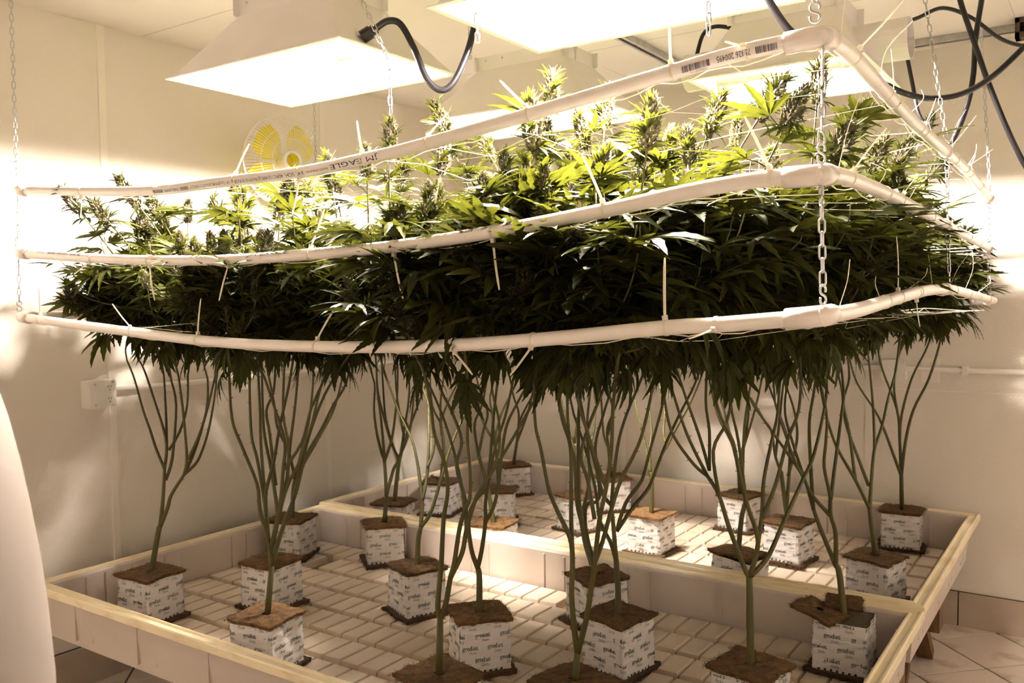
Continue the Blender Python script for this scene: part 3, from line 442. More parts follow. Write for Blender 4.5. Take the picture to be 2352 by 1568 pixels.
# ---------------------------------------------------------------- pipe frames
RP = .01335
def frame(key, label, zb):
    front = smooth_path(D['pipes'][key][0], 4); side = smooth_path(D['pipes'][key][1], 4)
    root = thing('pipe_frame', label, 'pipe frame', front[0], 'white pipe trellis frames')
    O = Vector(front[0]); sub = lambda P: [Vector(p)-O for p in P]
    yb = 2.185
    A = Vector(front[0]); B = Vector(front[-1]); E = Vector(side[-1]); E.y = yb
    F = Vector((A.x, yb, (A.z+E.z)/2))
    back = smooth_path([F, F.lerp(E,.33)+Vector((0,0,-.03)), F.lerp(E,.66)+Vector((0,0,-.03)), E], 5)
    left = smooth_path([A, A.lerp(F,.33)+Vector((0,0,.004)), A.lerp(F,.66)+Vector((0,0,.004)), F], 5)
    fp = None
    for nm, path in (('front', front), ('side', side), ('back', back), ('left', left)):
        b = MB(); b.tube(sub(path), RP, 20); o = b.obj('pipe', M['pvc'], root, True)
        if nm == 'front': fp = o
    # elbows
    def elbow(c, d1, d2):
        c = Vector(c)-O; d1 = Vector(d1).normalized(); d2 = Vector(d2).normalized(); r = .024; Ls = .058
        pts = [c + d1*Ls, c + d1*r]
        for i in range(1, 7):
            t = i/7; pts.append((c+d1*r)*(1-t)**2 + c*2*t*(1-t) + (c+d2*r)*t*t)
        pts += [c + d2*r, c + d2*Ls*.8]
        pts = [pts[0]] + [pts[0].lerp(pts[1], .02)] + pts[1:-1] + [pts[-1].lerp(pts[-2], .02)] + [pts[-1]]
        rad = [.0150] + [.0176] + [.0172]*(len(pts)-4) + [.0172] + [.0150]
        b = MB(); b.tube(pts, rad, 22); b.obj('elbow', M['fit'], root, True)
    elbow(B, front[-6]-B, side[4]-Vector(side[0])); elbow(A, front[5]-A, left[4]-A); elbow(E, side[-5]-E, back[-5]-E); elbow(F, left[-5]-F, back[4]-F)
    pc = at_len(side, 1.21); b = MB(); b.tube([pc[0]-O-pc[1]*.025, pc[0]-O+pc[1]*.025], .0166, 20); b.obj('coupling', M['fit'], root, True)
    # zip ties
    for s, base, tip in D['ties'][key]:
        path = front if s == 0 else side
        i = min(range(len(path)), key=lambda k: (path[k]-Vector(base)).length)
        T = (path[min(i+1,len(path)-1)]-path[max(i-1,0)]).normalized()
        c = Vector(base)-O; tp = Vector(tip)-O
        dv = tp-c; rad = (dv - T*dv.dot(T)); rad = rad.normalized() if rad.length > 1e-4 else Vector((0,0,1))
        # head sits on ring where the tail leaves, turned a little to the camera
        n2 = T.cross(rad)
        b = MB(); n = 20; vs = []
        for j in range(n):
            a = 2*pi*j/n; dr = rad*cos(a)+n2*sin(a)
            for rr_, w in ((RP-.0004, -.0024), (RP+.0012, -.0024), (RP+.0012, .0024), (RP-.0004, .0024)): vs.append(c + dr*rr_ + T*w)
        b.add(vs, [(j*4+q, ((j+1)%n)*4+q, ((j+1)%n)*4+(q+1)%4, j*4+(q+1)%4) for j in range(n) for q in range(4)])
        hd = c + rad*(RP+.004)
        b.obox(hd, (T, rad, n2), (.0038, .0042, .0038))
        ln = (tp-hd).length; bend = n2*(.018*ln)*(1 if key != 'mid' else -1)
        pts = [hd + (tp-hd)*(k/6) + bend*sin(pi*k/6) for k in range(7)]
        wv = T if abs((tp-hd).normalized().dot(T)) < .8 else n2
        vs = []; fs = []
        for k, pt in enumerate(pts):
            d = (pts[min(k+1,6)]-pts[max(k-1,0)]).normalized(); w = (wv - d*wv.dot(d)).normalized(); t_ = d.cross(w)
            ww = .0024 if k < 6 else .0012
            vs += [pt+w*ww+t_*.0006, pt-w*ww+t_*.0006, pt-w*ww-t_*.0006, pt+w*ww-t_*.0006]
        fs = [(k*4+q, (k+1)*4+q, (k+1)*4+(q+1)%4, k*4+(q+1)%4) for k in range(6) for q in range(4)] + [(24,25,26,27)]
        b.add(vs, fs); b.obj('zip_tie', M['tie'], root)
    for s in (.45, .8, 1.35, 1.65, 1.9):      # plain rings without a visible tail
        c, T = at_len(side, s); c = c-O; b = MB(); rv = T.orthogonal().normalized(); n2 = T.cross(rv); n = 20; vs = []
        for j in range(n):
            a = 2*pi*j/n; dr = rv*cos(a)+n2*sin(a)
            for rr_, w in ((RP-.0004, -.0024), (RP+.0012, -.0024), (RP+.0012, .0024), (RP-.0004, .0024)): vs.append(c + dr*rr_ + T*w)
        b.add(vs, [(j*4+q, ((j+1)%n)*4+q, ((j+1)%n)*4+(q+1)%4, j*4+(q+1)%4) for j in range(n) for q in range(4)]); b.obj('zip_tie', M['tie'], root)
    # netting
    rnd = random.Random(sum(map(ord, key)))
    def zf(x):
        for i in range(len(front)-1):
            if front[i].x <= x <= front[i+1].x: 
                t = (x-front[i].x)/max(1e-6, front[i+1].x-front[i].x); return front[i].z*(1-t)+front[i+1].z*t
        return front[-1].z
    def zn(x, y):
        t = (y-A.y)/(yb-A.y); return zf(x)*(1-t)+((F.z*(1-(x-A.x)/(B.x-A.x))+E.z*(x-A.x)/(B.x-A.x))-.02)*t - .012
    jit = {}
    nx, ny = 16, 15
    for i in range(nx+1):
        for j in range(ny+1):
            x = A.x+(B.x-A.x)*i/nx; y = A.y+(yb-A.y)*j/ny
            e = 0 if i in (0,nx) or j in (0,ny) else 1
            jit[i,j] = Vector((x+rnd.uniform(-.02,.02)*e, y+rnd.uniform(-.02,.02)*e, zn(min(max(x,A.x),B.x), y)+rnd.uniform(-.022,.022)*e)) - O
    b = MB()
    for i in range(1,nx): b.tube([jit[i,j] for j in range(ny+1)], .0007, 4, False)
    for j in range(1,ny): b.tube([jit[i,j] for i in range(nx+1)], .0007, 4, False)
    # border cord, loosely laced under the front and side pipes
    b.tube([Vector((front[k].x, front[k].y+.016, front[k].z-.006-.012*abs(sin(k*.9))))-O for k in range(0,len(front))], .0011, 4, False)
    b.tube([Vector((side[k].x-.016, side[k].y, side[k].z-.006-.012*abs(sin(k*.9))))-O for k in range(0,len(side))], .0011, 4, False)
    b.obj('trellis_net', M['net'], root, kind='stuff')
    # loose string ends
    for k in range(7):
        c, T = at_len(side, .1+.3*k); c = c-O
        e = c+Vector((rnd.uniform(-.02,.06), rnd.uniform(-.03,.03), rnd.uniform(.03,.14)))
        b = MB(); b.tube(smooth_path([c+Vector((0,0,RP)), c.lerp(e,.5)+Vector((rnd.uniform(-.02,.02),0,.01)), e],4), .0007, 4, False); b.obj('string_end', M['net'], root)
    return root, front, fp, O
FR = {}
FR['top'] = frame('top', 'highest of the three white pipe frames, strung at the bud tips', 1.97)
FR['mid'] = frame('mid', 'middle of the three white pipe frames, halfway up the leaves', 1.78)
FR['bot'] = frame('bot', 'lowest of the three white pipe frames, under the leaves', 1.58)
# pipe print
def glyphs(text):
    cu = bpy.data.curves.new('t', 'FONT'); cu.body = text; cu.resolution_u = 2; cu.size = 1
    ob = bpy.data.objects.new('t', cu); C.objects.link(ob)
    dg = bpy.context.evaluated_depsgraph_get(); me = ob.evaluated_get(dg).to_mesh()
    vs = [(v.co.x, v.co.y) for v in me.vertices]; fs = [tuple(p.vertices) for p in me.polygons]
    ob.evaluated_get(dg).to_mesh_clear(); bpy.data.objects.remove(ob); bpy.data.curves.remove(cu)
    return vs, fs
def pipe_print(key, items, phi0, flip):
    root, front, fp, O = FR[key]
    b = MB(); rnd = random.Random(4)
    def P(x, v, off=.0009):      # v = metres along arc, up positive
        c = front[0]; 
        for i in range(len(front)-1):
            if front[i].x <= x <= front[i+1].x: c = front[i].lerp(front[i+1], (x-front[i].x)/(front[i+1].x-front[i].x)); break
        a = phi0 + v/RP
        return c + Vector((0, -cos(a), sin(a)))*(RP+off) - O
    for kind, xa, xb, hgt, voff in items:
        sgn = -1 if flip else 1
        if kind == '|':
            x = min(xa, xb); e = max(xa, xb)
            while x < e:
                w = rnd.choice((.0006,.0011,.0018)); 
                x2 = min(x+w,e); b.add([q for k in range(7) for q in (P(x,hgt*(k/6-.5),.0003), P(x2,hgt*(k/6-.5),.0003))], [(2*k,2*k+1,2*k+3,2*k+2) for k in range(6)]); x += w + rnd.choice((.0006,.001,.0014))
            continue
        vs, fs = glyphs(kind)
        x0_ = min(v[0] for v in vs); x1_ = max(v[0] for v in vs); y0_ = 0.0; y1_ = max(v[1] for v in vs)
        pv = [P(xa + (xb-xa)*(v[0]-x0_)/(x1_-x0_), voff + sgn*((v[1]/y1_)-.5)*hgt) for v in vs]
        b.add(pv, fs)
    b.obj('printed_text', M['ink'], fp, kind='stuff')
T_ = D['txt']['t']; M_ = D['txt']['m']
st = [('JM EAGLE', .0105), ('MADE IN USA BLUE SEAL', .0045), ('3/4"', .008), ('SCH. 40', .0085), ('PVC 1120 480PSI @73F ASTM D1785', .008), ('NSF', .0085), ('-pw U.P.', .0075), ('Code JM90 PE 2010-OCT-17 01R 02 27', .0075), ('|', .009), ('75426 200495', .0075), ('|', .009), ('27', .0095), ('|', .011), ('75426 200495', .0095), ('|', .011)]
pipe_print('top', [(s, T_[i][0], T_[i][1], hh, 0) for i, (s, hh) in enumerate(st)] + [('INTERPLEXING 1 OF 5', T_[14][0]-.006, T_[14][1]+.012, .003, -.0085)], radians(-24), True)
sm = [('JM EAGLE', .0105), ('MADE IN USA', .0045), ('3/4" SCH. 40', .0085), ('PVC 1120 480PSI @73F ASTM D1785 NSF', .007), ('-pw U.P. Code JM90 PE 2010-OCT', .007), ('|', .009), ('75426', .0085), ('|', .009), ('17 01R 02 27', .0085), ('|', .009), ('75426 200495', .0085), ('|', .009)]
pipe_print('mid', [(s, M_[i][0], M_[i][1], hh, 0) for i, (s, hh) in enumerate(sm)], radians(44), False)

# ---------------------------------------------------------------- chains
def link_mesh(L=.0262, Wd=.0125, w=.0016):
    b = MB(); r = Wd/2-w; hl = L/2-w-r; pts = []
    for i in range(7): a = pi*i/6; pts.append(Vector((r*cos(a), 0, hl + r*sin(a))))
    for i in range(7): a = pi+pi*i/6; pts.append(Vector((r*cos(a), 0, -hl + r*sin(a))))
    n = len(pts); vs = []
    for i in range(n):
        t = (pts[(i+1)%n]-pts[i-1]).normalized(); nn = Vector((0,1,0)); bb = t.cross(nn)
        for j in range(6): a = 2*pi*j/6; vs.append(pts[i]+(nn*cos(a)+bb*sin(a))*w)
    b.add(vs, [(i*6+j, i*6+(j+1)%6, ((i+1)%n)*6+(j+1)%6, ((i+1)%n)*6+j) for i in range(n) for j in range(6)])
    return b.mesh('link', M['steel'], True)
LINK = link_mesh()
def shook_mesh():
    b = MB(); pts = []; r = .0075
    for i in range(9): a = radians(210) - radians(270)*i/8; pts.append((r*cos(a), 0, r*1.05 + r*sin(a)))
    low = [(-p[0], 0, -p[2]) for p in reversed(pts)]
    b.tube(smooth_path(pts + low, 2), .0019, 7); return b.mesh('s_hook', M['steel'], True)
SHOOK = shook_mesh()
def orient(d, spin):
    d = Vector(d).normalized(); q = Vector((0,0,1)).rotation_difference(d).to_matrix().to_4x4()
    return q @ Matrix.Rotation(spin, 4, 'Z')
def chain(label, path, top_hook=True, bot_hook=True, spin=.6, group='zinc hanging chains'):
    path = [Vector(p) for p in path]; root = thing('hanging_chain', label, 'chain', path[0], group); O = path[0]
    L = plen(path); s = 0.0; e = L
    HL = .031
    if top_hook:
        c, d = at_len(path, .016); put('s_hook', SHOOK, root, Matrix.Translation(c-O) @ orient(d, spin)); s = HL
    if bot_hook:
        c, d = at_len(path, L-.016); put('s_hook', SHOOK, root, Matrix.Translation(c-O) @ orient(d, spin+.9)); e = L-HL
    n = max(1, round((e-s)/.0205)); p_ = (e-s)/n; k = 0
    for k in range(n):
        c, d = at_len(path, s+p_*(k+.5)); put('link', LINK, root, Matrix.Translation(c-O) @ orient(d, spin + (pi/2 if k%2 else 0)))
    return root
an = D['anch']; f0 = {k: FR[k][1] for k in FR}
cnr = lambda k: f0[k][-1]; cnl = lambda k: f0[k][0]
up = Vector((0,0,.017)); dn = Vector((0,0,-.017))
ceilz = lambda v: (v.x+.003, v.y, Z1)
chain('zinc chain from ceiling to the left end of the highest pipe frame', [an['NL'], cnl('top')+up])
chain('short zinc chain at left end between highest and middle pipe frames', [cnl('top')+dn, cnl('mid')+up])
chain('short zinc chain at left end between middle and lowest pipe frames', [cnl('mid')+dn, cnl('bot')+up])
chain('zinc chain rising out of the picture from the top right elbow', [Vector((cnr('top').x-.012, cnr('top').y, Z1)), cnr('top')+up+Vector((-.012,0,.004))])
chain('big zinc chain hanging in front of leaves between the upper two elbows', [cnr('top')+dn, cnr('mid')+up], spin=1.2)
chain('zinc chain with an S hook between the lower two elbows in front of leaves', [cnr('mid')+dn, cnr('bot')+up], spin=1.0)
sp = {}
for k in FR:
    sd = smooth_path(D['pipes'][k][1], 4); sp[k] = min(sd, key=lambda v: abs(v.y-1.214))
chain('zinc chain behind black cables down to middle of the right top pipe', [an['MR'], sp['top']+up])
chain('short zinc chain at mid right side between highest and middle pipe frames', [sp['top']+dn, sp['mid']+up])
chain('short zinc chain at mid right side between middle and lowest pipe frames', [sp['mid']+dn, sp['bot']+up])
ec = {k: Vector((2.55, 2.175, D['pipes'][k][1][-1][2])) for k in FR}
chain('rightmost zinc chain from ceiling to the far corner of the highest frame', [an['FR'], ec['top']+up])
chain('short zinc chain at far right corner between highest and middle frames', [ec['top']+dn, ec['mid']+up])
chain('short zinc chain at far right corner between middle and lowest frames', [ec['mid']+dn, ec['bot']+up])
chain('zinc chain beside the yellow fan down to the left top pipe', [an['ML'], Vector((.118, 1.21, 1.985))])
# hood hangers
G2 = 'lamp hanger chains'
chain('slack zinc chain draped down the upper left hood with a dangling tail', [(1.395,.16,Z1), (1.405, .16, 2.335), (1.50,.13,2.20), (1.522,.12,2.165), (1.524,.12,2.045)], True, False, .3, G2)
chain('short loose zinc chain tail dangling at left end of the top middle lamp', [(1.79,.095,Z1), (1.792,.10,2.16)], True, False, .3, G2)
chain('short loose zinc chain tail dangling at right part of the top middle lamp', [(2.308,.10,Z1), (2.311,.10,2.085)], True, False, .3, G2)
chain('zinc chain above the left end of the half hidden middle hood', [(1.00,1.13,Z1), (1.00,1.13,2.47)], True, True, .3, G2)
chain('zinc chain above the right end of the half hidden middle hood', [(1.44,1.13,Z1), (1.436,1.13,2.40)], True, True, .3, G2)
chain('zinc chain holding the left end of the ducted lamp hood', [(1.99,1.13,Z1), (1.99,1.13,2.50)], True, True, .3, G2)
chain('zinc chain holding the right end of the ducted lamp hood', [(2.262,1.13,Z1), (2.262,1.13,2.50)], True, True, .3, G2)
chain('zinc chain holding the far left side of the upper left hood', [(.78,.345,Z1), (.83,.345,2.475)], True, True, .3, G2)
def vhanger(x, y, z0, z1, label):
    b = MB(); b.tube([(x-.012,y,z0),(x,y,z1),(x+.012,y,z0)], .0016, 6); tag(b.obj('wire_hanger', M['steel']), label, 'hanger', 'wire hangers above the ducted hood')
vhanger(1.99, 1.13, 2.44, 2.50, 'thin V shaped wire hanger at left end of the ducted hood')
vhanger(2.262, 1.13, 2.44, 2.50, 'thin V shaped wire hanger behind the top right pipe elbow')

# ---------------------------------------------------------------- cables
CL = {'A': 'black cable arching from the duct collar across the ceiling to right', 'B': 'thin black cable dropping close behind the duct collar', 'C': 'thick black cable sagging in a wide loop at upper right',
      'D': 'black cable falling straight down the right edge of the picture', 'E': 'black cable hanging nearly vertical behind the sagging loop', 'F': 'black power cord looping down from the upper left hood',
      'G': 'black cord arching over the left end of the ducted hood', 'H': 'black cord dropping behind the top right elbow from above'}
for k, r, pts in D['cables']:
    b = MB(); b.tube(smooth_path(pts, 6), r, 10); o = b.obj('power_cord', M['black'], None, True); tag(o, CL[k], 'cable', 'black cables')
    if k == 'F':
        a = Vector(pts[0]); d = (a-Vector(pts[1])).normalized(); g = MB(); g.tube([a-d*.002, a+d*.012, a+d*.014, a+d*.04], [.013,.013,.017,.017], 10); g.obj('cord_grip', M['black'], o)

# ---------------------------------------------------------------- fan
FN = Vector((1.0, -.24, -.04)).normalized()
fc = Vector((0.015, 1.135, 2.200))
root = thing('wall_fan', 'white caged wall fan with yellow blades on the left wall', 'fan', fc)
FU = Vector((0,0,1)); FS = FU.cross(FN).normalized(); FU = FN.cross(FS)
RF = .190
def fp_(r, a, d): return FS*(r*cos(a)) + FU*(r*sin(a)) + FN*d
def front_d(r): return .065*sqrt(max(0, 1-(r/RF)**2))*1.0 + .0
b = MB()
for k in range(84):
    a = 2*pi*k/84; b.tube([fp_(RF*t, a + .10*(1-t), front_d(RF*t)) for t in (.24,.4,.6,.8,.93,1)], .0012, 4, False)
for r in (.09, .135):
    b.tube([fp_(r, 2*pi*i/40, front_d(r)-.001) for i in range(41)], .0016, 4, False)
b.obj('front_grille', M['cage'], root)
b = MB()
for k in range(72):
    a = 2*pi*k/72; b.tube([fp_(RF*t, a - .15*(1-t), -front_d(RF*t)*1.1) for t in (.3,.5,.7,.88,1)], .00095, 4, False)
b.tube([fp_(.11, 2*pi*i/40, -front_d(.11)*1.1) for i in range(41)], .0012, 4, False)
b.obj('rear_grille', M['cage'], root)
b = MB(); b.tube([fp_(RF, 2*pi*i/48, 0) for i in range(49)], .0035, 8, False); b.obj('cage_hoop', M['white'], root, True)
b = MB(); b.lathe([(.030,.062),(.030,.067),(.035,.070),(.043,.068),(.045,.062),(.043,.058)], 36, FN); b.obj('hub_ring', M['white'], root, True)
for k in range(4):
    b = MB(); a0 = radians(47) + k*pi/2; vs = []; uvs = []
    for i in range(8):
        t = i/7; r = .028 + t*.135
        w = .42+.72*sin(pi*min(1, t*.75+.1)**.8)*.75
        for j in range(5): a = a0 + (j/4-.5)*w*1.55; vs.append(fp_(r, a, -.012 + (j/4-.5)*.05*(.5+t*.5)))
    fs = [(i*5+j, i*5+j+1, (i+1)*5+j+1, (i+1)*5+j) for i in range(7) for j in range(4)]
    b.add(vs, fs); b.obj('blade', M['yellow'], root, True)
b = MB(); b.lathe([(0,.034),(.014,.033),(.020,.026),(.022,.0),(.034,-.003),(.036,-.02),(0,-.02)], 28, FN); b.obj('hub', M['yellow'], root, True)
b = MB(); b.lathe([(0,-.06),(.05,-.06),(.058,-.075),(.055,-.13),(.03,-.15),(0,-.15)], 28, FN); b.obj('motor_housing', M['white'], root, True)
b = MB(); b.tube([FN*-.13, FN*-.15+Vector((0,0,-.06)), Vector((X0,fc.y+.035,fc.z-.14))-fc+Vector((.02,0,0))], .014, 10); b.box((X0-fc.x, .035-.04, -.22), (X0-fc.x+.018, .035+.04, -.06)); b.obj('wall_bracket', M['white'], root)
# ---------------------------------------------------------------- grow blocks (shared meshes)
BS, BH = .145, .138
def rect_pt(u):            # point on the rounded square perimeter (length 4*BS) + outward normal
    u = u % (4*BS); k = int(u//BS); t = u - k*BS; c = .007; hb = BS/2
    dirs = [((1,0),(0,-1)), ((0,1),(1,0)), ((-1,0),(0,1)), ((0,-1),(-1,0))]
    (dx,dy),(nx,ny) = dirs[k]; s = t - hb
    x, y = dx*s + nx*hb, dy*s + ny*hb; n = Vector((nx,ny,0))
    e = hb - abs(s)
    if e < c:
        sg = 1 if s > 0 else -1; w = (c-e)/c; n = (n + Vector((dx,dy,0))*sg*w).normalized(); x -= (nx+dx*sg)*.29*c*w*w*.5; y -= (ny+dy*sg)*.29*c*w*w*.5
    return Vector((x,y,0)), n
def crinkle(u, v): return .0011*sin(v*260+3*sin(u*30)) * (.4+.6*abs(sin(u*21+1))) + .0014*sin(u*43.33*2+v*40) + .0007*sin(v*420-u*60)
def wrap_pt(u, v, off=0):
    p, n = rect_pt(u); return p + n*(crinkle(u % (4*BS), v)+off) + Vector((0,0,v))
def wrap_mesh():
    b = MB(); nu, nv = 96, 20
    vs = [wrap_pt(4*BS*i/nu, BH*j/nv) for j in range(nv+1) for i in range(nu)]
    b.add(vs, [(j*nu+i, j*nu+(i+1)%nu, (j+1)*nu+(i+1)%nu, (j+1)*nu+i) for j in range(nv) for i in range(nu)])
    return b.mesh('grow_block', M['wrap'], True)
# lettering as polygons: bold slab serif word over a thin slanted word
def arc(cx, cy, rx, ry, tx, ty, a0, a1, n):
    out = []
    for i in range(n):
        A = radians(a0+(a1-a0)*i/n); B_ = radians(a0+(a1-a0)*(i+1)/n)
        out.append([(cx+rx*cos(A), cy+ry*sin(A)), (cx+rx*cos(B_), cy+ry*sin(B_)), (cx+(rx-tx)*cos(B_), cy+(ry-ty)*sin(B_)), (cx+(rx-tx)*cos(A), cy+(ry-ty)*sin(A))])
    return out
def rc(x0, y0, x1, y1): return [[(x0,y0),(x1,y0),(x1,y1),(x0,y1)]]
def word_polys():
    P = []; x = 0
    def put_(pl, dx): P.extend([[(a+dx, c) for a, c in q] for q in pl])
    g = arc(.42,.62,.44,.42,.25,.14,0,360,14)+arc(.42,-.18,.46,.30,.16,.10,0,360,14)+rc(.66,.86,.95,1.0)+rc(.08,.08,.34,.24)
    put_(g, x); x += 1.0
    put_(rc(.10,0,.37,1)+rc(0,0,.48,.10)+rc(0,.90,.34,1)+rc(.40,.72,.62,1)+rc(.34,.84,.5,.98), x); x += .72
    put_(arc(.46,.5,.48,.54,.27,.15,0,360,16), x); x += 1.0
    put_(arc(.42,.5,.44,.54,.27,.15,0,360,16)+rc(.59,0,.86,1.5)+rc(.46,1.40,.84,1.5)+rc(.62,0,.98,.10), x); x += 1.04
    put_(arc(.36,.30,.36,.31,.20,.10,0,360,14)+rc(.50,0,.77,.75)+arc(.40,.66,.34,.36,.16,.12,0,160,8)+rc(.60,0,.86,.09), x); x += .92
    put_(rc(.08,0,.35,1)+rc(0,0,.44,.10)+rc(0,.90,.32,1)+arc(.55,.62,.36,.40,.20,.14,0,150,8)+rc(.67,0,.94,.64)+rc(.60,0,1.02,.10)+[[(.72,1.0),(.86,1.0),(1.02,1.38),(.86,1.38)]], x); x += 1.05
    big = [[(a*.0076, c*.0088) for a, c in q] for q in P]
    P2 = []; x = 0
    def put2(pl, dx): P2.extend([[(a+dx+c*.22, c) for a, c in q] for q in pl])
    put2(rc(.1,0,.24,1.45)+arc(.24,.72,.72,.73,.14,.09,-90,90,12)+rc(0,0,.3,.08)+rc(0,1.37,.3,1.45), 0); x = 1.05
    put2(arc(.34,.45,.34,.47,.12,.09,0,320,12)+rc(.08,.44,.62,.52), x); x += .78
    put2(rc(.06,0,.18,1.5), x); x += .30
    put2(rc(.1,.05,.22,1.25)+rc(-.05,.88,.42,.96)+rc(.12,0,.38,.09), x); x += .48
    put2(arc(.32,.45,.32,.46,.12,.09,0,360,12)+rc(.52,0,.64,.92)+rc(.52,0,.76,.08), x)
    small = [[(a*.0062+.019, c*.0062-.0130) for a, c in q] for q in P2]
    return big, small
BIG, SMALL = word_polys()
def print_mesh(shift):
    b = MB(); per = BS*4/8
    for r in range(-1, 5):
        v0 = -.004 + r*.0345 + shift*.013
        for k in range(8):
            u0 = k*per + (per/2 if r % 2 else 0) + shift*.02 + .004
            for pl in (BIG, SMALL):
                for q in pl:
                    if min(c for _, c in q)+v0 < .002 or max(c for _, c in q)+v0 > BH-.001: continue
                    b.add([wrap_pt(u0+a, v0+c, .0006) for a, c in q], [tuple(range(len(q)))])
    return b.mesh('printed_text', M['inkg'])
def notch_mesh():
    b = MB()
    for k in range(36):
        if k % 9 in (0, 8): continue
        u = k*4*BS/36; b.add([wrap_pt(u, .0003, .0006), wrap_pt(u+.0065, .0003, .0006), wrap_pt(u+.0065, .0065, .0006), wrap_pt(u, .0065, .0006)], [(0,1,2,3)])
    return b.mesh('drain_notch', M['wool'])
def seam_mesh():
    b = MB(); vs = []
    for j in range(11):
        for du, off in ((0,.0007),(.016,.0012)): vs.append(wrap_pt(.118+du, BH*j/10, off))
    b.add(vs, [(2*j,2*j+1,2*j+3,2*j+2) for j in range(10)]); return b.mesh('film_seam', M['wrap'])
WRAP = wrap_mesh(); PRINTS = [print_mesh(0), print_mesh(.45), print_mesh(-.4)]; NOTCH = notch_mesh(); SEAM = seam_mesh()
b = MB(); hb = BS/2-.003; b.box((-hb,-hb,.0005), (hb,hb,BH-.003)); WOOL = b.mesh('rockwool', M['wool'])
def coir_mesh(seed, size, th, m, droop, fib):
    rnd = random.Random(seed); b = MB(); n = 14; top = []; 
    cr = [rnd.uniform(-.4,1)*droop for _ in range(4)]
    def P(i, j):
        u, v = i/n*2-1, j/n*2-1; hs = size/2
        edge = max(abs(u), abs(v)); jx = noise.noise((u*2.2+seed*7, v*2.2, 1.3))*.0055*edge + (rnd.uniform(-.0025,.0025) if edge > .99 else 0)
        jy = noise.noise((u*2.2, v*2.2+seed*5, 4.1))*.0055*edge + (rnd.uniform(-.0025,.0025) if edge > .99 else 0)
        z = noise.noise((u*2.5+seed*3, v*2.5, 2))*.0035 + noise.noise((u*9, v*9+seed, 2))*.0012
        for k, (su, sv) in enumerate(((-1,-1),(1,-1),(1,1),(-1,1))):
            w = max(0, (u*su+v*sv)/2-.35)/.65; z -= cr[k]*w*w
        return Vector((u*hs+jx, v*hs+jy, z))
    T = [P(i, j) for j in range(n+1) for i in range(n+1)]; N1 = (n+1)**2
    vs = [p+Vector((0,0,th)) for p in T] + [Vector((p.x*.98, p.y*.98, p.z)) for p in T]
    fs = []
    for j in range(n):
        for i in range(n):
            a = j*(n+1)+i
            if m is M['coir'] and (i in (6,7) and j in (6,7)) : continue
            fs += [(a, a+1, a+n+2, a+n+1), (N1+a, N1+a+n+1, N1+a+n+2, N1+a+1)]
    for i in range(n):
        for a, c in ((i, i+1), (n*(n+1)+i+1, n*(n+1)+i), ((i+1)*(n+1), i*(n+1)), (i*(n+1)+n, (i+1)*(n+1)+n)): fs.append((a, N1+a, N1+c, c))
    b.add(vs, fs)
    for k in range(fib):       # stray fibres along the edges and on top
        if rnd.random() < .75:
            s = rnd.choice((0,1,2,3)); t = rnd.random(); i = int(t*n)
            idx = (i, n*(n+1)+i, i*(n+1), i*(n+1)+n)[s]; nn = Vector(((0,-1,0),(0,1,0),(-1,0,0),(1,0,0))[s])
            p = T[idx] + Vector((rnd.uniform(-.005,.005), rnd.uniform(-.005,.005), th*rnd.uniform(.1,1)))
            d = nn + Vector((rnd.uniform(-1,1), rnd.uniform(-1,1), rnd.uniform(-.7,.6)))
        else:
            i, j = rnd.randrange(n), rnd.randrange(n); p = T[j*(n+1)+i] + Vector((0,0,th)); d = Vector((rnd.uniform(-1,1), rnd.uniform(-1,1), rnd.uniform(.0,.7)))
        d = d.normalized()*rnd.uniform(.004,.013); w = d.orthogonal().normalized()*.0004; e = p+d+Vector((rnd.uniform(-.003,.003),rnd.uniform(-.003,.003),rnd.uniform(-.004,.002)))
        mid = p.lerp(e, .55)+Vector((0,0,.0015)); b.add([p-w, p+w, mid+w, mid-w, e], [(0,1,2,3),(3,2,4)])
    return b.mesh('cover_mat' if m is M['coir'] else 'base_mat', m)
COVER = [coir_mesh(s, BS*1.10, .010, M['coir'], .006, 600) for s in (1,2,3,4,5)]
BASE = [coir_mesh(s, BS*1.22, .013, M['coird'], .0, 420) for s in (11,12,13)]

# ---------------------------------------------------------------- leaves and buds (shared meshes)
def leaflet(b, O, d, n, L, wid, curl, fold, teeth=9, tw=0.0):
    d = d.normalized(); s = d.cross(n).normalized(); n = s.cross(d)
    K = teeth*2; mids = []; Ls = []; Rs = []
    for i in range(K+1):
        t = i/K
        w = wid*(sin(pi*min(1, t**.82)))**.85*(1-.15*t) if 0 < t < 1 else 0
        z = -curl*L*t*t
        p = O + d*(L*(t-.12*curl*t*t)) + n*z
        tooth = 1.0 if i % 2 == 0 else 1.28
        back = -.012*L if i % 2 else 0
        sd = s*cos(tw*t)+n*sin(tw*t)
        mids.append(p)
        Ls.append(p + sd*(w*tooth) + n*(fold*w) - d*back); Rs.append(p - sd*(w*tooth) + n*(fold*w) - d*back)
    vs = []; uvs = []
    for i in range(K+1): vs += [Ls[i], mids[i], Rs[i]]; t = i/K; uvs += [(0,t),(.5,t),(1,t)]
    fs = []
    for i in range(K): a = i*3; fs += [(a,a+1,a+4,a+3),(a+1,a+2,a+5,a+4)]
    b.add(vs, fs, 0, uvs)
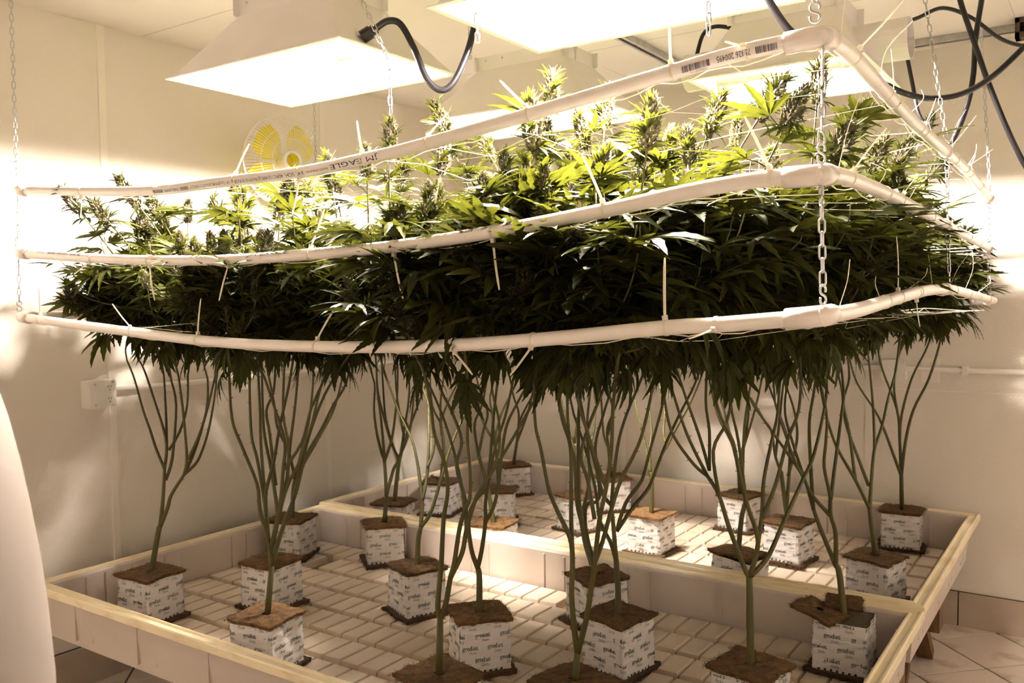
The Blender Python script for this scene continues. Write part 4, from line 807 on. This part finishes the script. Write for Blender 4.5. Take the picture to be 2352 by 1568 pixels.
def leaf_mesh(seed, kind, nt=9):
    rnd = random.Random(seed); b = MB(); pet = rnd.uniform(.030,.050)
    O = Vector((0, pet, 0)); 
    b.tube([(0,0,0),(0,pet*.5,.003),(0,pet,0)], [.0011,.0009,.0008], 4, False)
    if kind == 'droop': ang = [0,17,-17,36,-36,58,-58]; curl, fold = .45, .25
    elif kind == 'small': ang = [0,30,-30,62,-62]; curl, fold = .22, .35
    else: ang = [0,27,-27,55,-55,88,-88]; curl, fold = .26, .22
    ln = {0:1, 1:.93, 2:.76, 3:.45}
    for i, a in enumerate(ang):
        k = (i+1)//2; a = radians(a+rnd.uniform(-5,5)); L = .108*ln[k]*rnd.uniform(.92,1.06)
        d = Vector((sin(a), cos(a), rnd.uniform(-.08,.08))); n = Vector((0,0,1))
        leaflet(b, O, d, n, L, L*.088*(1.05 if kind != 'small' else .8), curl*rnd.uniform(.6,1.4), fold, nt if k < 2 else nt-2, rnd.uniform(-.5,.5))
    return b.mesh('leaf', M['leaf'])
LEAF = [leaf_mesh(i, 'fan') for i in range(6)]; LEAFD = [leaf_mesh(20+i, 'droop') for i in range(4)]; LEAFS = [leaf_mesh(40+i, 'small') for i in range(4)]
LOW = {}
for i_, m_ in enumerate(LEAF): LOW[m_.name] = leaf_mesh(i_, 'fan', 5)
for i_, m_ in enumerate(LEAFD): LOW[m_.name] = leaf_mesh(20+i_, 'droop', 5)
for i_, m_ in enumerate(LEAFS): LOW[m_.name] = leaf_mesh(40+i_, 'small', 5)
def bud_mesh(seed, L, R, nc, nl):
    rnd = random.Random(seed); b = MB()
    for k in range(nc):
        t = (k+.5)/nc; a = k*2.39996+rnd.uniform(-.3,.3); r = R*(sin(pi*min(1,t*.9+.12))**.7)*rnd.uniform(.75,1.05)
        c = Vector((r*cos(a), r*sin(a), L*t)); d = (Vector((cos(a), sin(a), .9+t))).normalized(); s = R*rnd.uniform(.32,.48); o = d.orthogonal().normalized(); o2 = d.cross(o)
        b.add([c-d*s*.8, c+o*s*.62, c+o2*s*.62, c-o*s*.62, c-o2*s*.62, c+d*s*1.5], [(0,2,1),(0,3,2),(0,4,3),(0,1,4),(5,1,2),(5,2,3),(5,3,4),(5,4,1)], 1)
        if rnd.random() < .7:
            q = c+d*s*1.3; e = q+(d+Vector((rnd.uniform(-.6,.6),rnd.uniform(-.6,.6),rnd.uniform(-.2,.6))))*.0065; w = o*.00045; b.add([q-w, q+w, e], [(0,1,2)], 2)
    b.tube([(0,0,-.01),(0,0,L*.8)], .0022, 5, False, 1)
    for k in range(nl):
        t = (k+.3)/nl; a = k*2.39996*1.37+rnd.uniform(-.4,.4); el = radians(8+62*t+rnd.uniform(-18,14))
        d = Vector((cos(a)*cos(el), sin(a)*cos(el), sin(el))); n = Vector((-cos(a)*sin(el), -sin(a)*sin(el), cos(el)))
        O = Vector((cos(a)*R*.5, sin(a)*R*.5, L*t*.92)); l = rnd.uniform(.028,.058)*(1.12-.5*t)
        leaflet(b, O, d, n, l, l*.085, rnd.uniform(-.1,.5), .4, 4)
        if rnd.random() < .45:
            for q in (-.5,.5): leaflet(b, O, (d+d.cross(n)*q), n, l*.75, l*.06, rnd.uniform(0,.5), .4, 4)
    return b.mesh('flower_bud', [M['leaf'], M['bud'], M['pistil']])
COLA = [bud_mesh(60+i, .095, .0165, 90, 34) for i in range(4)]; BUD = [bud_mesh(70+i, .034, .0125, 30, 18) for i in range(5)]

# ---------------------------------------------------------------- plants
INFO = {
'c1': (7, 'plant in the block alone at the left corner of near tray, stem forking into two'),
'c2': (12, 'many branched plant in second block from the left along near tray front rim'),
'c3': (5, 'plant in the block directly behind the second front block of near tray'),
'c4': (20, 'plant in the block tucked into the back left corner of near tray'),
'c5': (47, 'plant in tall block with a flat board-like mat against the divider rim at left'),
'c6': (19, 'plant in the leftmost far tray block, half sunk behind the divider rim'),
'c7': (-23, 'plant in near tray block with a broad dark base mat in front of the divider'),
'c8': (18, 'plant in second far tray block along the left wall, mat sagging at its front'),
'c9': (-12, 'plant whose wide brown mat is cut off at bottom edge left of centre'),
'c10': (-38, 'plant with Y forked stem in the near tray block at bottom centre'),
'c11': (8, 'plant in far tray block showing mostly its dark mat above the divider rim'),
'c12': (30, 'plant in far tray block with a bright wavy mat, in front of the corner block'),
'c13': (-36, 'plant in the far back left corner block of far tray'),
'c14': (-12, 'plant in far tray block with a ragged mat at centre of the middle row'),
'c15': (-10, 'plant with the thickest forked stem rising from the bottom edge right of centre'),
'c16': (-10, 'plant in large near tray block right of centre, standing before another block'),
'c17': (-30, 'plant in near tray block hidden behind the large block right of centre'),
'c18': (0, 'plant in upright far tray block beyond the divider, with neat square mat'),
'c19': (-43, 'plant in the small looking block against back wall left of centre right'),
'c20': (-12, 'plant in the block against back wall with slit mat, right of centre'),
'c21': (-5, 'plant with V forked stem at bottom edge whose cut mat hides its block'),
'c22': (-10, 'plant in tilted block just behind divider rim, right of centre'),
'c23': (-7, 'plant in far tray block with double stem, in front of the slit mat block'),
'c24': (3, 'plant in near tray right end block, mat folded aside over dark rockwool'),
'c25': (-14, 'plant in the front right corner block of far tray'),
'c26': (5, 'plant in the back right corner block of far tray, mat notched at top'),
}
R_ = random.Random(12)
tops = [Vector(t)/1000 for t in D['tops']]
shoots_all = []
plants = []
for key, base, lines in D['plants']:
    P = [[Vector(q)/1000 for q in ln] for ln in lines]
    plants.append((key, Vector((base[0]/1000, base[1]/1000, .56)), P))
term = [{bi for bi, ln in enumerate(P) if not any(k != bi and (o[0]-ln[-1]).length < .02 for k, o in enumerate(P))} for _, _, P in plants]
# assign the tallest tips to the nearest branches
assign = {}
for t in tops:
    best = None
    for pi_, (key, base, P) in enumerate(plants):
        for bi, ln in enumerate(P):
            if bi == 0 or bi not in term[pi_] or (pi_, bi) in assign: continue
            d = (Vector((ln[-1].x, ln[-1].y))-Vector((t.x, t.y))).length
            if best is None or d < best[0]: best = (d, pi_, bi)
    if best: assign[best[1], best[2]] = t
CAP = 292
for pi_, (key, base, P) in enumerate(plants):
    yaw, lab = INFO[key]
    root = thing('cannabis_plant', lab, 'plant', base, 'cannabis plants in printed blocks')
    rel = lambda v: Vector(v)-base
    rnd = random.Random(100+pi_)
    Ry = Matrix.Rotation(radians(yaw), 4, 'Z')
    tilt = Matrix.Rotation(radians({'c22': 5, 'c9': 2}.get(key, 0)), 4, 'Y')
    put('base_mat', BASE[pi_ % 3], root, Matrix.Translation((0,0,.001)) @ Matrix.Rotation(radians(yaw+rnd.uniform(-7,7)), 4, 'Z'))
    blk = put('grow_block', WRAP, root, Matrix.Translation((0,0,.0135)) @ Ry @ tilt)
    put('rockwool', WOOL, blk); put('printed_text', PRINTS[pi_ % 3], blk, kind='stuff'); put('drain_notch', NOTCH, blk, kind='stuff'); put('film_seam', SEAM, blk)
    if key == 'c24':
        fm = Matrix.Translation((-.062,-.028,BH+.020)) @ Matrix.Rotation(radians(yaw-24), 4, 'Z') @ Matrix.Rotation(radians(9), 4, 'Y') @ Matrix.Diagonal((.85,.62,1,1))
        put('cover_mat', COVER[1], root, fm)
        put('cover_mat', COVER[3], root, Matrix.Translation((-.01,.036,BH+.034)) @ Matrix.Rotation(radians(yaw+8), 4, 'Z') @ Matrix.Rotation(radians(24), 4, 'X') @ Matrix.Diagonal((.62,.35,1,1)))
    else:
        put('cover_mat', COVER[pi_ % 5], root, Matrix.Translation((0,0,BH+.016)) @ Matrix.Rotation(radians(yaw+90*(pi_ % 4)+rnd.uniform(-4,4)), 4, 'Z') @ tilt)
    # stems
    def nubs(bm, path, r):
        L = plen(path); s = .05+rnd.random()*.03
        while s < L-.01:
            c, d = at_len(path, s); o = d.orthogonal().normalized(); o = Matrix.Rotation(rnd.uniform(0,6.28), 3, d) @ o
            e = c + o*(r+rnd.uniform(.002,.006)) + d*.0035
            bm.tube([c+o*r*.5, e], [.0016,.0005], 4, False); s += rnd.uniform(.035,.07)
    nleaf = 0; nbud = 0; leaves = []; nbr = len(P)
    for bi, ln in enumerate(P):
        path = smooth_path([rel(v) for v in ln], 4)
        canopy = bi > 0 and bi in term[pi_]
        depth_ = 0
        zb = ln[0].z
        r0 = .0098 if bi == 0 else max(.0036, .0082 - .0062*max(0, min(1, (zb-.75)/.75)))
        bm = MB()
        if not canopy:
            rend = max(.004, r0 - .0022)
            bm.tube(path, [r0+(rend-r0)*k/(len(path)-1) for k in range(len(path))], 9); nubs(bm, path, rend)
            o = bm.obj('stem' if bi == 0 else 'branch', M['stem'], root, True); continue
        # continue up through the nets
        E_ = path[-1]; Tn = (path[-1]-path[-3]).normalized(); Ew = E_+base
        tgt = assign.get((pi_, bi))
        if tgt is not None: tgt = tgt - Vector((0,0,.075))
        if tgt is None:
            zt = rnd.uniform(1.75, 1.90) if Ew.x < 1.1 else rnd.uniform(1.84, 1.98)
            tgt = Vector((min(2.52, max(.22, Ew.x+rnd.uniform(-.10,.10)+.05*(Ew.x-base.x))), min(2.40, max(.03, Ew.y+rnd.uniform(-.12,.12)+.1*(Ew.y-base.y))), zt))
        tl = tgt-base; m1 = E_+Tn*(tl.z-E_.z)*.35
        up_ = [E_*(1-t)**2 + m1*2*t*(1-t) + tl*t*t + Vector((sin(t*9+bi)*.006, cos(t*8+bi)*.006, 0))*(1-t) for t in [k/10 for k in range(1, 11)]]
        full = path + up_; k_ = len(full)
        bm.tube(full, [r0+(.0019-r0)*(k/(k_-1))**.8 for k in range(k_)], 8); nubs(bm, path, r0*.75)
        axes = [(full, plen(path)*.97 if Ew.z > 1.44 else plen(path)*1.0, True)]
        # side shoots inside the leaf layer
        for sidx in range(9):
            s0 = plen(full) - (tl.z-1.47+base.z)*rnd.uniform(.55, .98); c, d = at_len(full, max(.05, s0))
            if (c+base).z < 1.46: c, d = at_len(full, plen(full)-(tl.z+base.z-1.50))
            a = rnd.uniform(0, 6.283); rr_ = rnd.uniform(.07,.24); top_z = rnd.uniform(1.62, 1.9 if Ew.x > 1.1 else 1.76)-base.z
            if sidx > 5: rr_ = rnd.uniform(.2,.34); top_z = rnd.uniform(1.57,1.70)-base.z  # extra low, wide shoots added to block light leaking through the canopy
            e = Vector((c.x+cos(a)*rr_, c.y+sin(a)*rr_, max(c.z+.1, top_z)))
            ex = e.x+base.x; ey = e.y+base.y
            e.x = min(2.50, max(.24, ex))-base.x; e.y = min(2.42, max(.02, ey))-base.y
            m2 = Vector((e.x, e.y, c.z+.03)); sh = [c*(1-t)**2+m2*2*t*(1-t)+e*t*t for t in [k/8 for k in range(9)]]
            bm.tube(sh, [.0024+(.0014-.0024)*k/8 for k in range(9)], 5); axes.append((sh, .05, False))
        bo = bm.obj('branch', M['stem'], root, True)
        for ax, s0, main in axes:
            L = plen(ax); s = s0 if main else s0; ph = rnd.uniform(0, 6.28)
            c, d = at_len(ax, L); sc = rnd.uniform(.85,1.25) if main else rnd.uniform(.5,.8)
            if main or nbud < 230:
                put('flower_bud', COLA[rnd.randrange(4)], bo, Matrix.Translation(c-d*.035*sc) @ orient(d, ph) @ Matrix.Scale(sc, 4)); nbud += 1
            while s < L-.02:
                c, d = at_len(ax, s); wz = c.z+base.z
                if wz < 1.465: s += .03; continue
                frac = (wz-1.45)/.55
                for side in (0, 1):
                    az = ph + side*pi + rnd.uniform(-.35,.35)
                    near_top = (L-s) < .20
                    if frac < .16: th = radians(rnd.uniform(-75,-15)); mesh = LEAFD[rnd.randrange(4)]; sc = rnd.uniform(.55,.98)
                    elif near_top: th = radians(rnd.uniform(-5,45)); mesh = LEAFS[rnd.randrange(4)] if rnd.random() < .5 else LEAF[rnd.randrange(6)]; sc = rnd.uniform(.55,.95)*(1.3 if c.x+base.x > 1.2 else 1)
                    else: th = radians(rnd.uniform(-35,25)); mesh = LEAF[rnd.randrange(6)] if rnd.random() < .75 else LEAFD[rnd.randrange(4)]; sc = rnd.uniform(.8,1.3)*(1.2 if c.x+base.x > 1.3 and wz > 1.68 else 1)
                    wx = c.x+base.x
                    if rnd.random() < (.38 if frac < .16 else .12): continue
                    if wx < 1.15 and rnd.random() < (.55 if wz > 1.74 else .25): continue
                    if wx >= 1.15 and wz > 1.80 and rnd.random() < (.5 if wx > 1.9 else .35): continue
                    f = Vector((cos(az)*cos(th), sin(az)*cos(th), sin(th))); n0 = Vector((-cos(az)*sin(th), -sin(az)*sin(th), cos(th)))
                    n0 = Matrix.Rotation(rnd.uniform(-.5,.5), 3, f) @ n0; xx = f.cross(n0)
                    mt = Matrix(((xx.x,f.x,n0.x,c.x),(xx.y,f.y,n0.y,c.y),(xx.z,f.z,n0.z,c.z),(0,0,0,1))) @ Matrix.Scale(sc, 4)
                    leaves.append((mesh, bo, mt))
                    if (near_top or rnd.random() < .28) and nbud < 260:
                        bs_ = rnd.uniform(.7,1.15) if near_top else rnd.uniform(.35,.8)
                        dd = (d*.8+f*.7+Vector((0,0,.3))).normalized(); put('flower_bud', BUD[rnd.randrange(5)], bo, Matrix.Translation(c+f*.004) @ orient(dd, az) @ Matrix.Scale(bs_, 4)); nbud += 1
                ph += 1.57+rnd.uniform(-.4,.4); s += rnd.uniform(.030,.048) if main else rnd.uniform(.028,.042)
    rnd.shuffle(leaves)
    for mesh, bo, mt in leaves[:CAP]: put('leaf', mesh, bo, mt)
    nleaf += len(leaves)
    if leaves[CAP:]:
        b = MB(); 
        extra = bpy.data.meshes.new('small_foliage'); 
        vs = []; fs = []; uvl = []
        for mesh, bo, mt in leaves[CAP:]:
            mesh = LOW[mesh.name]; o = len(vs); vs += [tuple(mt @ v.co) for v in mesh.vertices]; fs += [tuple(i+o for i in p.vertices) for p in mesh.polygons]
            uvl += [tuple(d.uv) for d in mesh.uv_layers[0].data]
        extra.from_pydata(vs, [], fs); ul = extra.uv_layers.new(name='UVMap'); ul.data.foreach_set('uv', [c for u in uvl for c in u]); extra.materials.append(M['leaf']); extra.update()
        put('small_foliage', extra, root, kind='stuff')
    print(key, nleaf, nbud)
print('objects', len(bpy.data.objects))
